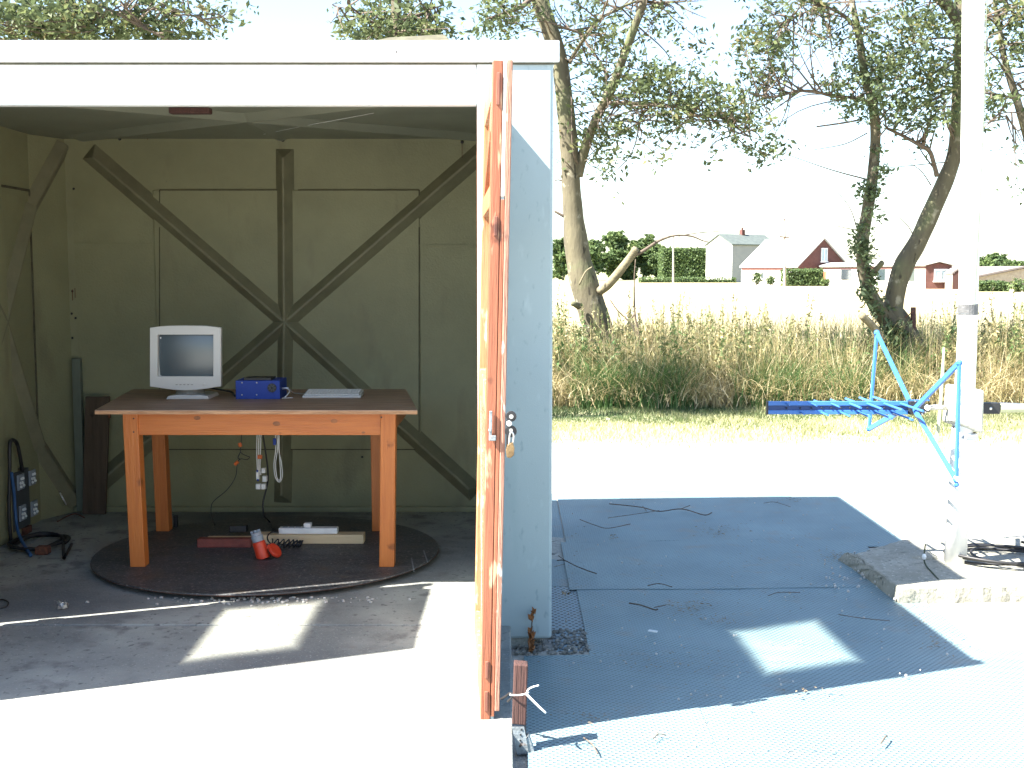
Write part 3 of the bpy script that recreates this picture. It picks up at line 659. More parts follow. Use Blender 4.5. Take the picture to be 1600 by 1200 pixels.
# red industrial connector, leaning
rc = thing('industrial_connector', G(412,876,ZT), 'red and grey industrial plug leaning out of the turntable centre with its flap open', 'connector')
base = G(412, 872, ZT); axis = Vector((-.30, .05, 1)).normalized(); side = Vector((1, 0, .3)).normalized()
MB().tube([base-axis*.0, base+axis*.02, base+axis*.085, base+axis*.09], [.034,.035,.033,.030], 20).build('red_sleeve', M['redplastic'], rc, smooth=False, bevel=.002)
MB().tube([base+axis*.0905, base+axis*.12, base+axis*.121, base+axis*.138], [.029,.031,.026,.027], 18).build('grey_collar', M['greyplastic'], rc, bevel=.002)
for s in (-1, 0, 1): MB().bar(base+axis*.1385+side*s*.018, base+axis*.150+side*s*.018, .011, .014).build('collar_lug', M['greyplastic'], rc, bevel=.001)
cf = base+Vector((.058,.0,.04)); ax2 = Vector((.75,-.28,.62)).normalized()
MB().tube([cf-ax2*.006, cf+ax2*.006, cf+ax2*.010], [.041,.041,.034], 24).build('red_flap', M['redplastic'], rc, bevel=.002)
MB().tube([cf-ax2*.016, cf-ax2*.0065], [.033,.036], 20).build('flap_seal', M['black'], rc)
MB().bar(base+Vector((.022,-.01,.065)), cf+Vector((-.01,-.01,.01)), .012, .02).build('flap_hinge', M['redplastic'], rc)
MB().disc(base+Vector((0,0,0)), .055, ZT+.0005, ZT+.0015, 24).build('floor_hole', M['black'], rc)
# curly cord
mb = []; c0 = G(424,846,ZT+.02); c1 = G(458,858,ZT+.02)
pts = []
for i in range(0, 15*10+1):
    t = i/150; a = t*15*2*math.pi; ctr = Vector((c0.x+(c1.x-c0.x)*math.sin(min(t*1.0,1)*math.pi*.9)*1.15, c0.y-.02+.0-.08*t, ZT+.022)); r = .016
    pts.append(ctr+Vector((math.cos(a)*r*.5, math.sin(a)*r, math.sin(a)*r*.0+math.cos(a)*r)))
tag(MB().tube(pts, .0035, 6).build('curly_cord', M['black'], None, smooth=True), 'black curly cord bunched beside the red connector', 'cord')
cable('strip_lead', [G(436,832,ZT+.07), G(424,832,ZT+.072), G(418,838,ZT+.06), G(419,845,ZT+.045), G(424,850,ZT+.03)], .004, 'black', 'short black lead arching from the socket strip to the curly cord')

# cables hanging below the table top
yh = 6.60
ca = thing('hanging_lead', at(374,684,yh), 'thin black lead with two orange tags hanging under the table', 'cable')
def tube(par, pts, r, mat, name, k=6): return MB().tube(curve(pts, k), r, 7).build(name, M[mat], par, smooth=True)
tube(ca, [at(378,672,yh), at(377,690,yh), at(376,706,yh), at(385,712,yh), at(390,714,yh), at(386,718,yh), at(376,717,yh), at(371,724,yh), at(368,745,yh), at(355,765,yh), at(335,782,yh), at(330,792,yh), at(331,808,yh), G(336,821,ZT+.003)], .0022, 'black', 'lead')
MB().tube([at(374,692,yh), at(376,698,yh)], .010, 8).build('orange_tag', M['orange'], ca); MB().tube([at(367,726,yh), at(372,721,yh)], .009, 8).build('orange_tag', M['orange'], ca)
tube(ca, [at(376,706,yh), at(372,715,yh), at(376,718,yh)], .003, 'black', 'lead_loop', 4)
cb = thing('hanging_adaptor_bunch', at(405,684,yh), 'bundle of white leads and white adaptors hanging under the table middle', 'cable')
for dx in (-3, 0, 3): tube(cb, [at(405+dx,674,yh), at(404+dx,700,yh+.01*dx/3), at(404+dx*.7,730,yh), at(406+dx*.5,742,yh)], .0032, 'whiteplastic', 'white_lead', 4)
for px, py, w, h in ((412,735,.022,.028), (414,748,.024,.032), (404,760,.026,.03), (412,760,.024,.03), (403,742,.016,.05)):
    q = at(px, py, yh-.005); MB().box(q.x-w/2, q.x+w/2, q.y-.014, q.y+.014, q.z-h/2, q.z+h/2).build('white_adaptor', M['whiteplastic'], cb, bevel=.003)
q = at(406,714,yh-.012); MB().box(q.x-.012,q.x+.012,q.y-.008,q.y+.014,q.z-.010,q.z+.010).build('orange_tape', M['orange'], cb, bevel=.002)
for px, py in ((402,736),(403,750)): q = at(px,py,yh-.02); MB().box(q.x-.004,q.x+.004,q.y-.003,q.y+.003,q.z-.006,q.z+.006).build('blue_sleeve', M['bluebox'], cb)
cc = thing('hanging_white_loop', at(434,684,yh), 'looped white lead with blue tie hanging under the table', 'cable')
for o in (0, 2.5): tube(cc, [at(430+o,672,yh), at(431+o,700,yh), at(428+o,725,yh), at(430+o,745,yh), at(436,753-o,yh), at(441-o,745,yh), at(440-o,725,yh), at(435+o*.5,700,yh), at(436,676,yh)], .0028, 'whiteplastic', 'white_lead', 5)
q = at(429,690,yh-.008); MB().box(q.x-.008,q.x+.008,q.y-.006,q.y+.008,q.z-.018,q.z+.018).build('blue_tie', M['bluebox'], cc, bevel=.002)
cable('power_lead', [at(410,672,6.70), at(414,700,6.70), at(418,730,6.70), at(418,755,6.70), at(411,785,6.70), at(413,805,6.70), G(421,815,ZT+.005), G(428,826,ZT+.006), G(436,832,ZT+.055)], .0048, 'black', 'thick black lead dropping from the table to the turntable')

# left-hand corner of the cabin
bo = thing('leaning_board', G(148,797), 'old brown board leaning against the back wall beside the table', 'board')
P = [Vector((at(128,790,7.44).x,7.44,0)), Vector((at(164,790,7.44).x,7.44,0))]; t0, t1 = at(133,620,7.455), at(171,620,7.455)
MB().hexa([P[0]+Vector((0,0,.002)), P[1]+Vector((0,0,.002)), P[1]+Vector((0,.024,.002)), P[0]+Vector((0,.024,.002)), t0, t1, t1+Vector((0,.024,0)), t0+Vector((0,.024,0))]).build('plank', M['board'], bo, bevel=.003)
q = at(171,648,7.44); MB().box(q.x-.008,q.x+.006,q.y-.006,q.y+.01,q.z-.02,q.z+.02).build('latch', M['rust'], bo)
q0, q1 = at(114,640,7.49), at(127,640,7.49)
tag(MB().box(q0.x, q1.x, 7.49, 7.535, .01, at(113,560,7.49).z).build('corner_trunking', M['bluegrey'], None, bevel=.004), 'blue grey vertical strip in the back left corner beside the leaning board', 'trunking')
# socket board on left wall
sb = thing('wall_socket_board', (-2.83, 6.95, .6), 'dark grey board with four double sockets on the left wall', 'sockets')
def LW(px, py, x=-2.80):   # point on a plane X = x
    u, v = (px-800)/F, (py-600)/F; y, z = CP-v*SP, -SP-v*CP; t = x/u; return Vector((x, y*t, H+z*t))
xw = -2.80
a, b_, c_, d_ = LW(20,822,xw), LW(43,842-12,xw), LW(44,738,xw), LW(18,737,xw)
y0, y1 = 6.84, 7.00
z0_, z1_ = .50-.26, .50+.04
def onwall(px, py): return LW(px, py, xw)
ya, yb2 = LW(18,760,xw).y, LW(46,760,xw).y; zlo, zhi = LW(30,828,xw).z, LW(30,736,xw).z
MB().box(-2.855, xw, ya, yb2, zlo, zhi).build('board', M['darkgrey'], sb, bevel=.003)
for px, py in ((32,752),(50,745),(35,800),(53,793)):
    q = onwall(px, py); 
    MB().box(xw+.001, xw+.012, q.y-.055, q.y+.03, q.z-.045, q.z+.042).build('socket_plate', M['greyplastic'], sb, bevel=.002)
    for dy, dz in ((-.012,.018),(.0,.018),(-.02,-.004),(-.006,-.006),(-.018,-.026),(.004,-.024)):
        MB().ball((xw+.016, q.y+dy*1.8, q.z+dz), .0085, 6).build('switch', M['whiteplastic'], sb)
MB().box(-2.855, xw+.01, yb2-.12, yb2-.01, zlo-.05, zlo-.003).build('rusty_foot', M['rust'], sb)
cable('wall_loop_cable', [LW(17,845,-2.77), LW(14,800,-2.77), LW(15,740,-2.77), LW(15,700,-2.77), LW(18,688,-2.77), LW(26,692,-2.77), LW(31,712,-2.77), LW(35,736,-2.78)], .011, 'black', 'thick black cable looping above the wall sockets', 6)
cable('blue_wall_cable', [LW(18,738,-2.75), LW(22,770,-2.75), LW(24,800,-2.75), LW(28,830,-2.72), G(38,852,.03), G(48,868,.012)], .009, 'bluecable', 'blue cable running down past the wall sockets', 6)
def coil(name, c, rx, ry, turns, z, r, mat, label, tail=None, jit=.03, rise=.006):
    pts = []; n = 28
    for i in range(int(turns*n)):
        a = 2*math.pi*i/n; k = i/n
        pts.append(Vector((c.x+rx*(1+jit*math.sin(k*2.3+1))*math.cos(a)+jit*.2*math.sin(k*5), c.y+ry*(1+jit*math.cos(k*3.1))*math.sin(a)+.02*math.sin(k*1.7), z+rise*k+.004*math.sin(a*3+k))))
    if tail: pts += [Vector(p) for p in tail]
    return tag(MB().tube(pts, r, 7).build(name, M[mat], None, smooth=True), label, 'cable')
coil('floor_cable_coil', G(60,852,0), .135, .19, 3.2, .012, .0085, 'black', 'black cable coil lying on the cabin floor under the wall sockets', tail=[G(100,872,.02), G(108,858,.03), G(112,850,.04)], jit=.09)
q = G(66,866,0); tag(MB().box(q.x-.03,q.x+.04,q.y-.03,q.y+.03,.001,.045).build('orange_plug', M['rust'], None, bevel=.008), 'orange brown plug lying inside the floor cable coil', 'plug')
cable('white_floor_cable', [LW(94,770,-2.78), at(100,782,7.35), G(112,790,.02)+Vector((0,-.05,0)), G(124,793,.01)+Vector((0,-.02,0)), G(130,796,.01)+Vector((.02,-.06,0))], .005, 'whiteplastic', 'white cable end in the back left corner of the cabin')
cable('red_floor_wire', [G(90,815,.004), G(104,807,.008), G(118,803,.006), G(132,809,.004)], .0035, 'rust', 'thin reddish wire on the floor near the leaning board')
cable('floor_wire', [G(0,937,.004), G(6,937,.006), G(13,941,.006), G(10,948,.004), G(-4,951,.004)], .0035, 'black', 'thin dark wire curl on the floor at the left edge')
mb = MB(); q = G(98,948,.012)
for i in range(14):
    o = Vector([random.uniform(-.016,.016), random.uniform(-.014,.014), random.uniform(0,.018)]); mb.box(-.012,.012,-.008,.008,-.001,.001, Matrix.Translation(q+o) @ Matrix.Rotation(random.uniform(0,3),4,'X') @ Matrix.Rotation(random.uniform(0,3),4,'Y') @ Matrix.Rotation(random.uniform(0,3),4,'Z'))
tag(mb.build('crumpled_wrapper', M['steel'], None), 'small crumpled shiny wrapper on the cabin floor', 'litter')

# ---------------------------------------------------------------- door stop post
dp = thing('door_stop_post', G(818,1150,-.05), 'short dark red timber post on a perforated metal strap beside the door foot', 'post')
yp = 3.930
P = [at(800,1132,yp), at(822,1134,yp), at(825,1040,yp), at(803,1038,yp)]
d = Vector((0,.05,0)); MB().hexa([P[0], P[1], P[1]+d, P[0]+d, P[3], P[2], P[2]+d, P[3]+d]).build('timber_block', M['darkwood'], dp, bevel=.004)
P = [at(808,1178,yp-.004), at(826,1176,yp-.004), at(819,1136,yp-.004), at(800,1136,yp-.004)]; d = Vector((0,.003,0))
st = MB().hexa([P[0], P[1], P[1]+d, P[0]+d, P[3], P[2], P[2]+d, P[3]+d]).build('metal_strap', M['zinc'], dp)
P = [at(808,1179,yp), at(836,1178,yp), at(826,1150,yp)]; MB().add([P[0],P[1],P[2],P[0]+Vector((0,.04,0)),P[1]+Vector((0,.04,0)),P[2]+Vector((0,.04,0))], [(0,1,2),(5,4,3),(0,3,4,1),(1,4,5,2),(2,5,3,0)]).build('strap_foot', M['zinc'], dp)
for px, py in ((815,1140),(813.5,1148),(813,1157),(812.5,1166)):
    q = at(px, py, yp-.0045); MB().tube([q, q-Vector((0,.002,0))], .0032, 10).build('strap_hole', M['black'], dp)
ct = thing('white_tie', at(812,1084,3.910), 'white plastic tie looped round the door stop post', 'cable tie')
def flat(par, pts, w, name='tie_band'):
    for a, b_ in zip(pts[:-1], pts[1:]): pass
    return MB().tube(curve(pts, 5), w, 6).build(name, M['whiteplastic'], par, smooth=True)
flat(ct, [at(797,1085,3.980), at(799,1086,3.922), at(812,1086,3.915), at(822,1084,3.915), at(826,1082,3.940), at(824,1080,3.990)], .0028)
flat(ct, [at(822,1084,3.915), at(830,1092,3.900), at(842,1104,3.890), at(853,1114,3.890)], .0038, 'tie_tail'); flat(ct, [at(823,1083,3.915), at(826,1077,3.910), at(834,1073,3.910), at(842,1071,3.910)], .0028, 'tie_tail')
tag(MB().tube(curve([at(783,1092,4.040), at(790,1088,4.010), at(797,1083,3.980), at(801,1088,3.980), at(793,1096,4.010)], 5), .004, 6).build('black_tie', M['black'], None), 'black cord loop between the door foot and the door stop post', 'cord')

# dead leaves on stem at the cabin corner
dlv = thing('withered_plant', at(830,1018,5.03), 'withered orange brown plant with curled leaves against the cabin corner', 'plant')
MB().tube(curve([at(829,1020,5.03), at(830,995,5.035), at(831,975,5.035), at(834,955,5.04)], 5), .003, 5).build('stem', M['twig'], dlv)
for px, py, s in ((833,955,.018),(830,965,.02),(829,985,.02),(830,993,.026),(829,1004,.026),(831,1013,.022)):
    q = at(px, py, 5.02); mb = MB()
    for i in range(3):
        Mx = Matrix.Translation(q) @ Matrix.Rotation(random.uniform(-1,1),4,'X') @ Matrix.Rotation(random.uniform(0,6),4,'Z') @ Matrix.Rotation(random.uniform(-1,1),4,'Y')
        mb.add([Mx @ Vector(v) for v in ((0,0,-s),(s*.6,.006,0),(0,-.004,s*.2),(-s*.6,.007,0),(0,.01,s))], [(0,1,2),(0,2,3),(1,4,2),(3,2,4)])
    mb.build('curled_leaf', M['dead_leaf'], dlv)

# ---------------------------------------------------------------- mast plinth
pt = thing('mast_plinth', (2.45, 6.2, -.09), 'broken edged concrete plinth carrying the white mast', 'plinth')
def rough_slab(name, poly, z0, z1, mat, amp=.012, slope=None):
    mb = bmesh.new(); n = len(poly)
    pts = []
    for i in range(n):
        a, b_ = Vector(poly[i]), Vector(poly[(i+1) % n]); m = max(2, int((b_-a).length/.045))
        for j in range(m):
            p = a.lerp(b_, j/m); nn = Vector((-(b_-a).y, (b_-a).x)).normalized(); p = p+nn*amp*noise.noise(Vector((p.x*13, p.y*13, 5)))*1.6; pts.append(p)
    ct = sum(pts, Vector((0, 0)))/len(pts)
    lv = [(0, z0), (-.3, z0+(z1-z0)*.55), (-.9, z1-.006), (-1.5, z1)]
    rings = []
    for k_, z in lv:
        r = []
        for p in pts:
            d = (p-ct).normalized(); q = p+d*k_*.012
            r.append(mb.verts.new((q.x-pt.location.x, q.y-pt.location.y, z-pt.location.z+amp*.5*noise.noise(Vector((q.x*20, q.y*20, z*30))))))
        rings.append(r)
    for a, b_ in zip(rings[:-1], rings[1:]):
        for i in range(len(pts)): mb.faces.new((a[i], a[(i+1) % len(pts)], b_[(i+1) % len(pts)], b_[i]))
    prev = rings[-1]
    for s in (.8, .6, .4, .2):
        r = []
        for p in pts:
            q = ct+(p-ct)*s; r.append(mb.verts.new((q.x-pt.location.x, q.y-pt.location.y, z1-pt.location.z+.004*noise.noise(Vector((q.x*9, q.y*9, 0))))))
        for i in range(len(pts)): mb.faces.new((prev[i], prev[(i+1) % len(pts)], r[(i+1) % len(pts)], r[i]))
        prev = r
    mb.faces.new(prev); bmesh.ops.recalc_face_normals(mb, faces=mb.faces)
    me = bpy.data.meshes.new(name); mb.to_mesh(me); mb.free(); return finish(name, me, mat, pt)
c1, c2 = G(1405,919,.0), G(1332,865,.0)
rough_slab('slab', [(c1.x, c1.y), (2.80, c1.y+.06), (2.92, 6.15), (2.9, 6.80), (2.2, 6.76), (c2.x, c2.y)], -.11, .0, M['slab'], .01)
# broken haunch along its left edge, two pieces
def wedge(name, o0, o1, i0, i1, z0, z1):
    mb = MB(); n = 9; V = []
    for j in range(5):
        t = j/4
        for i in range(n+1):
            s = i/n; p = Vector(o0).lerp(Vector(o1), s).lerp(Vector(i0).lerp(Vector(i1), s), t)
            z = z0+(z1-z0)*math.sin(t*math.pi/2)
            V.append((p.x+.012*noise.noise(Vector((p.x*20,p.y*20,1))), p.y+.012*noise.noise(Vector((p.x*20,p.y*20,3))), z+.012*noise.noise(Vector((p.x*22,p.y*22,7)))))
    Fs = [(j*(n+1)+i, j*(n+1)+i+1, (j+1)*(n+1)+i+1, (j+1)*(n+1)+i) for j in range(4) for i in range(n)]
    mb.add(V, Fs); return mb.build(name, M['slab'], pt, smooth=False)
a0, a1, a2 = G(1303,874,-.08), G(1366,914,-.08), G(1400,936,-.08)
i0, i1, i2 = G(1330,864,-.006), G(1381,903,-.006), G(1404,919,-.006)
wedge('broken_edge', a0, a1-Vector((.0,.01,0)), i0, i1-Vector((0,.0,0)), -.11, -.004)
wedge('broken_chunk', a1+Vector((.012,-.02,0)), a2, i1+Vector((.012,-.02,-.01)), i2, -.11, -.015)
q = G(1445,872,0); MB().ball((q.x,q.y,0), .07, 10, (1,.6,.25)).build('mortar_lump', M['slab'], pt)

# weed and pale line on the plinth
wd = thing('plinth_weed', G(1443,882,0), 'small green stem with white flower beside the mast foot', 'plant')
MB().tube(curve([G(1466,905,.001), G(1455,893,.004), G(1446,882,.012), at(1444,870,6.15), at(1446,850,6.17)], 5), .004, 5).build('stem', M['ivy'], wd)
MB().ball(at(1444,870,6.14), .012, 7, (1,1,1.4)).build('flower', M['whiteplastic'], wd)

# ---------------------------------------------------------------- mast
ym_ = 6.20
ms = thing('antenna_mast', (2.3, ym_, 0), 'tall white round mast on the concrete plinth with a grey tape band', 'mast')
def axm(py, off=0): return at({}.get(py, 0), py, ym_)
def mx(px, py): return at(px, py, ym_)
pm = [mx(1492,892), mx(1503,690), mx(1510,560), mx(1513,470), mx(1519,180), mx(1521,0), mx(1524,-260)]
pm = [Vector((p.x, ym_, p.z)) for p in pm]; pm[0].z = .001
MB().tube(pm, [.056,.054,.049,.047,.052,.053,.053], 24).build('pole', M['mast'], ms, smooth=True)
MB().tube([mx(1512.3,489), mx(1512.8,475)], .0505, 24).build('tape_band', M['tape'], ms)
MB().tube([mx(1512.5,492), mx(1512.5,489.5)], .050, 24).build('tape_band', M['tape'], ms)
MB().tube([mx(1507,683), mx(1507,676)], .059, 20).build('collar', M['greyplastic'], ms)
# carriage sleeve: a slightly crumpled rectangular cover
sv = thing('mast_carriage', mx(1506,640), 'weathered cream cover sleeve round the mast holding the antenna boom', 'bracket')
P = [mx(1479,662), mx(1528,676), mx(1530,608), mx(1485,601)]
mb = MB(); V = [P[0], P[1], P[1]+Vector((0,.15,0)), P[0]+Vector((0,.15,0)), P[3], P[2], P[2]+Vector((0,.15,0)), P[3]+Vector((0,.15,0))]; V = [v-Vector((0,.075,0)) for v in V]
V[0] = mx(1478,655)-Vector((0,.075,0)); mb.hexa(V); mb.build('cover', M['wrap'], sv, bevel=.012)
for px, py in ((1482,664),(1489,668),(1487,676),(1490,690)): MB().ball(mx(px,py)-Vector((0,.07,0)), .008, 6).build('bolt', M['black'], sv)
MB().box(mx(1500,680).x, mx(1519,680).x, ym_-.085, ym_-.06, mx(1500,684).z, mx(1500,677).z).build('lower_block', M['greyplastic'], sv, bevel=.002)
# rope beside mast and thin cane
tag(MB().tube([mx(1539,-200)-Vector((0,.06,0)), mx(1531,160)-Vector((0,.06,0)), mx(1524,330)-Vector((0,.06,0)), mx(1516,476)-Vector((0,.06,0))], .003, 5).build('hoist_line', M['bluegrey'], None), 'thin grey hoist line hanging down the front of the mast', 'line')
yc = 6.6
tag(MB().tube([at(1464,694,yc), at(1469,640,yc), at(1473,580,yc), at(1475,543,yc)], [.010,.010,.009,.006], 6).build('pale_cane', M['yellowrod'], None), 'thin pale yellow cane standing left of the mast', 'cane')

# ---------------------------------------------------------------- antenna
an = thing('bow_tie_antenna', at(1420,638,6.2), 'blue log periodic antenna with two triangular bow tie frames and short rods', 'antenna')
ya_ = 6.20
def ax_(px, py, y=ya_): return at(px, py, y)
xa, xb = ax_(1198,636).x, ax_(1418,636).x; zc = ax_(1420,637).z
for sgn, nm in ((1,'boom_rail'), (-1,'boom_rail')):
    zz = zc+sgn*.0225
    MB().box(xa, xb, ya_-.012, ya_+.012, zz-.0105, zz+.0105).build(nm, M['antenna'], an, bevel=.0015)
mb = MB(); mb.box(xa, xb-.005, ya_-.004, ya_+.004, zc-.0115, zc+.0115); mb.build('boom_web', M['antennadark'], an)
MB().box(xa-.002, xa+.006, ya_-.013, ya_+.013, zc-.034, zc+.034).build('boom_end_cap', M['black'], an)
# short rods, horizontal across the boom, alternately above and below
n = 13
for i in range(n):
    t = i/(n-1); px = 1228+t**.85*178; L_ = .07+.27*t**1.1
    x = ax_(px, 636).x; zz = zc+(.020 if i % 2 else -.020)
    for s in (-1, 1):
        s2 = s
        z2 = zc+(.0225 if (i % 2) == (s > 0) else -.0225)
        MB().tube([(x, ya_+s*.0125, z2), (x, ya_+s*(.0125+L_), z2)], .0045 if i < 6 else .006, 8).build('rod', M['antenna'], an)
    mbp = MB().ball((x, ya_-.014, zc), .005, 6); mbp.build('rod_screw', M['black'], an)
# bow-tie frames
def frame(ap, top, bot, w, d):
    for a, b_ in ((ap[0], top), (top, bot), (bot, ap[1])):
        MB().bar(a, b_, w, d, (1, 0, 0)).build('frame_bar', M['antenna'], an, bevel=.0015)
    for q in (top, bot): MB().ball(q, w*.62, 8).build('frame_corner', M['antenna'], an)
frame((ax_(1421,627,6.23), ax_(1412,640,6.23)), at(1370,520,6.78), at(1358,670,6.78), .027, .013)
frame((ax_(1428,640,6.15), ax_(1430,642,6.15)), at(1499,567,5.64), at(1494,750,5.64), .026, .013)
q = at(1495,748,5.64); MB().ball(q, .019, 10, (.8,1,1)).build('white_tip', M['whiteplastic'], an); MB().ball(q-Vector((0,.0,.028)), .013, 8).build('blue_tip', M['antenna'], an)
# hub
q0, q1 = ax_(1419,630), ax_(1452,630)
MB().box(q0.x, q1.x-.03, ya_-.028, ya_+.028, ax_(1420,647).z, ax_(1420,627).z).build('hub_block', M['black'], an, bevel=.003)
MB().box(q0.x-.002, q1.x-.01, ya_-.03, ya_-.026, ax_(1420,625.5).z, ax_(1420,623.5).z).build('hub_plate', M['antenna'], an)
MB().box(q1.x-.029, q1.x+.0, ya_-.02, ya_+.02, ax_(1420,643).z, ax_(1420,632).z).build('hub_neck', M['black'], an, bevel=.002)
q = ax_(1446,636); MB().tube([q-Vector((0,.021,0)), q-Vector((0,.036,0))], .014, 14).build('white_connector', M['whiteplastic'], an)
for px, py in ((1427,626),(1443,643),(1438,646)): MB().ball(ax_(px,py)-Vector((0,.03,0)), .005, 6).build('hub_screw', M['steel'], an)
MB().tube(curve([ax_(1450,634)-Vector((0,.03,0)), ax_(1458,632)-Vector((0,.05,0)), ax_(1466,635)-Vector((0,.03,0)), ax_(1480,633)], 4), .006, 6).build('feed_lead', M['steel'], an)
MB().tube([ax_(1452,637), ax_(1486,637)], .013, 12).build('boom_stub', M['wrap'], an)
MB().box(ax_(1531,637).x, ax_(1560,637).x, ya_-.026, ya_+.026, ax_(1540,646).z, ax_(1540,629).z).build('rear_clamp', M['black'], an, bevel=.003)
MB().ball(ax_(1545,637.5)-Vector((0,.026,0)), .008, 8, (1,.4,1)).build('clamp_screw', M['steel'], an)
MB().tube([ax_(1561,637.5), ax_(1700,637.5)], [.024,.021], 14).build('rear_boom', M['yellowrod'], an)
MB().tube([ax_(1561,631)-Vector((0,.005,-.002)), ax_(1620,633), ax_(1700,631)], .007, 6).build('rear_lead', M['steel'], an)

coil('plinth_cable_coil', G(1572,876,.0)+Vector((0,0,0)), .25, .21, 4.2, .008, .0075, 'black', 'coil of black coaxial cable lying on the plinth right of the mast', jit=.22, rise=.010)
for o in (bpy.data.objects['plinth_cable_coil'],): pass

# ---------------------------------------------------------------- twigs and litter on the sheets
def twig(pts, r, fork=(), lab=''):
    t = thing('fallen_twig', GM(*pts[0]), lab, 'twig', None)
    def gp(p, dz=0):
        g = GM(p[0], p[1]); return Vector((g.x, g.y, g.z+.030+dz))
    MB().tube(curve([gp(p, .004*math.sin(i*2.1)) for i, p in enumerate(pts)], 5), r*.62, 5).build('stem', M['twig'], t)
    for f in fork: MB().tube(curve([gp(p, .006) for p in f], 4), r*.4, 4).build('side_shoot', M['twig'], t)
twig([(952,794),(975,797),(1004,799),(1030,806),(1065,803),(1100,811),(1112,808)], .006, [[(1030,806),(1005,810),(950,818)],[(1004,799),(1010,807)],[(1065,803),(1078,798)]], 'longest crooked forked twig across the far part of the metal sheets')
twig([(906,819),(930,829),(950,832),(985,826)], .004, [], 'curved thin twig left of the longest twig')
twig([(870,884),(882,885),(900,892),(920,901),(932,906)], .005, [[(882,885),(872,878)]], 'dark bent twig lying over the sheet edge beside the cabin side')
twig([(983,952),(1000,956),(1022,961),(1028,962)], .006, [[(1022,961),(1040,957)]], 'short thick dark twig in the middle of the sheets')
twig([(1193,793),(1210,792),(1235,798)], .003, [], 'thin straight twig near the far right end of the sheets')
twig([(1310,970),(1345,977),(1390,979)], .003, [], 'long thin straw like twig between the bright window patch and the plinth')
twig([(1012,924),(1030,922),(1050,925)], .004, [], 'small slightly arched twig near the middle sheet joint')
twig([(912,1166),(925,1178),(934,1190)], .004, [], 'thin straight twig in the sunlight at the lower edge of the photograph')
twig([(1020,1168),(1028,1162),(1040,1160)], .003, [[(1028,1162),(1022,1158)]], 'tiny forked twig in the sunlight right of the door stop post')
twig([(1376,1175),(1383,1166),(1386,1162)], .005, [], 'short dark twig in the sun at the lower right')
twig([(968,786),(985,787),(1001,786)], .003, [], 'short straight twig at the far edge of the sheets')
twig([(1200,940),(1218,936),(1250,934)], .003, [], 'pale thin twig left of the plinth')
# leaf litter scattered in loose patches
Vs, Fs_ = [], []; rr = random.Random(3)
def bit(x, y, s, z=None):
    z = (zg(x, y)+.021 if z is None else z); a = rr.uniform(0, 6.3); n = len(Vs)
    for (u, v, w) in ((-1,0,0),(0,.35,.5),(1,0,0),(0,-.35,.2)):
        Vs.append((x+s*(u*math.cos(a)-v*math.sin(a)), y+s*(u*math.sin(a)+v*math.cos(a)), z+s*w*rr.uniform(.1,.8)))
    Fs_.append((n, n+1, n+2)); Fs_.append((n, n+2, n+3))
patches = [(1125,835,40,12,70,.010),(1075,955,30,14,90,.010),(1120,975,45,10,60,.009),(1240,785,26,4,50,.008),(957,843,9,6,16,.012),(1310,875,18,9,50,.008),(1465,1010,40,20,70,.009),
           (900,875,25,60,60,.007),(1090,1120,90,40,60,.006),(915,1130,40,12,40,.008),(1220,905,180,110,330,.006),(1050,1040,170,20,140,.007),(1430,960,30,30,60,.008),(1265,1090,40,8,20,.012),(1180,1180,300,30,60,.007),(1300,880,25,12,60,.007)]
for px, py, rx, ry, n, s in patches:
    for i in range(n):
        g = GM(px+rr.gauss(0, .5)*rx, py+rr.gauss(0, .5)*ry); bit(g.x, g.y, s*rr.uniform(.4, 1.3))
o = MB().add(Vs, Fs_).build('leaf_litter', M['litter'], None); tag(o, 'scattered dry leaf litter over the metal sheets', 'leaf litter', kind='stuff')
mb = MB(); 
for i in range(150):
    g = GM(rr.uniform(880,1480), rr.uniform(790,1130)); mb.ball((g.x, g.y, zg(g.x,g.y)+.024), rr.uniform(.0025,.006), 5)
for i in range(60): g = GM(rr.gauss(1345,35), rr.gauss(905,20)); mb.ball((g.x, g.y, zg(g.x,g.y)+.024), rr.uniform(.003,.009), 5)
tag(mb.build('grit', M['pebble'], None), 'pale grit and stone chips scattered on the sheets', 'grit', kind='stuff')
mb = MB(); 
for i in range(110):
    g = G(rr.gauss(430,110), 934+abs(rr.gauss(0,5))); mb.ball((g.x, g.y, .003), rr.uniform(.003,.010), 5, (1,1,.6))
tag(mb.build('turntable_grit', M['pebble'], None), 'loose grit along the front rim of the turntable', 'grit', kind='stuff')
q = GM(1020,996); tag(MB().box(-.02,.02,-.008,.008,0,.005, Matrix.Translation((q.x,q.y,zg(q.x,q.y)+.026)) @ Matrix.Rotation(-.5,4,'Z')).build('white_paper_scrap', M['whiteplastic'], None), 'small white paper scrap on the sheet in front of the cabin corner', 'litter')
lf = thing('dry_leaf', GM(887,934), 'curled dry leaf on the coarse dark sheet beside the cabin', 'leaf')
q = GM(885,934)+Vector((0,0,.012)); 
for i in range(5):
    a = i*1.25; MB().add([q+Vector((0,0,.01)), q+Vector((.03*math.cos(a),.03*math.sin(a),.022)), q+Vector((.02*math.cos(a+.7),.02*math.sin(a+.7),.004))], [(0,1,2)]).build('leaf_lobe', M['litter'], lf)

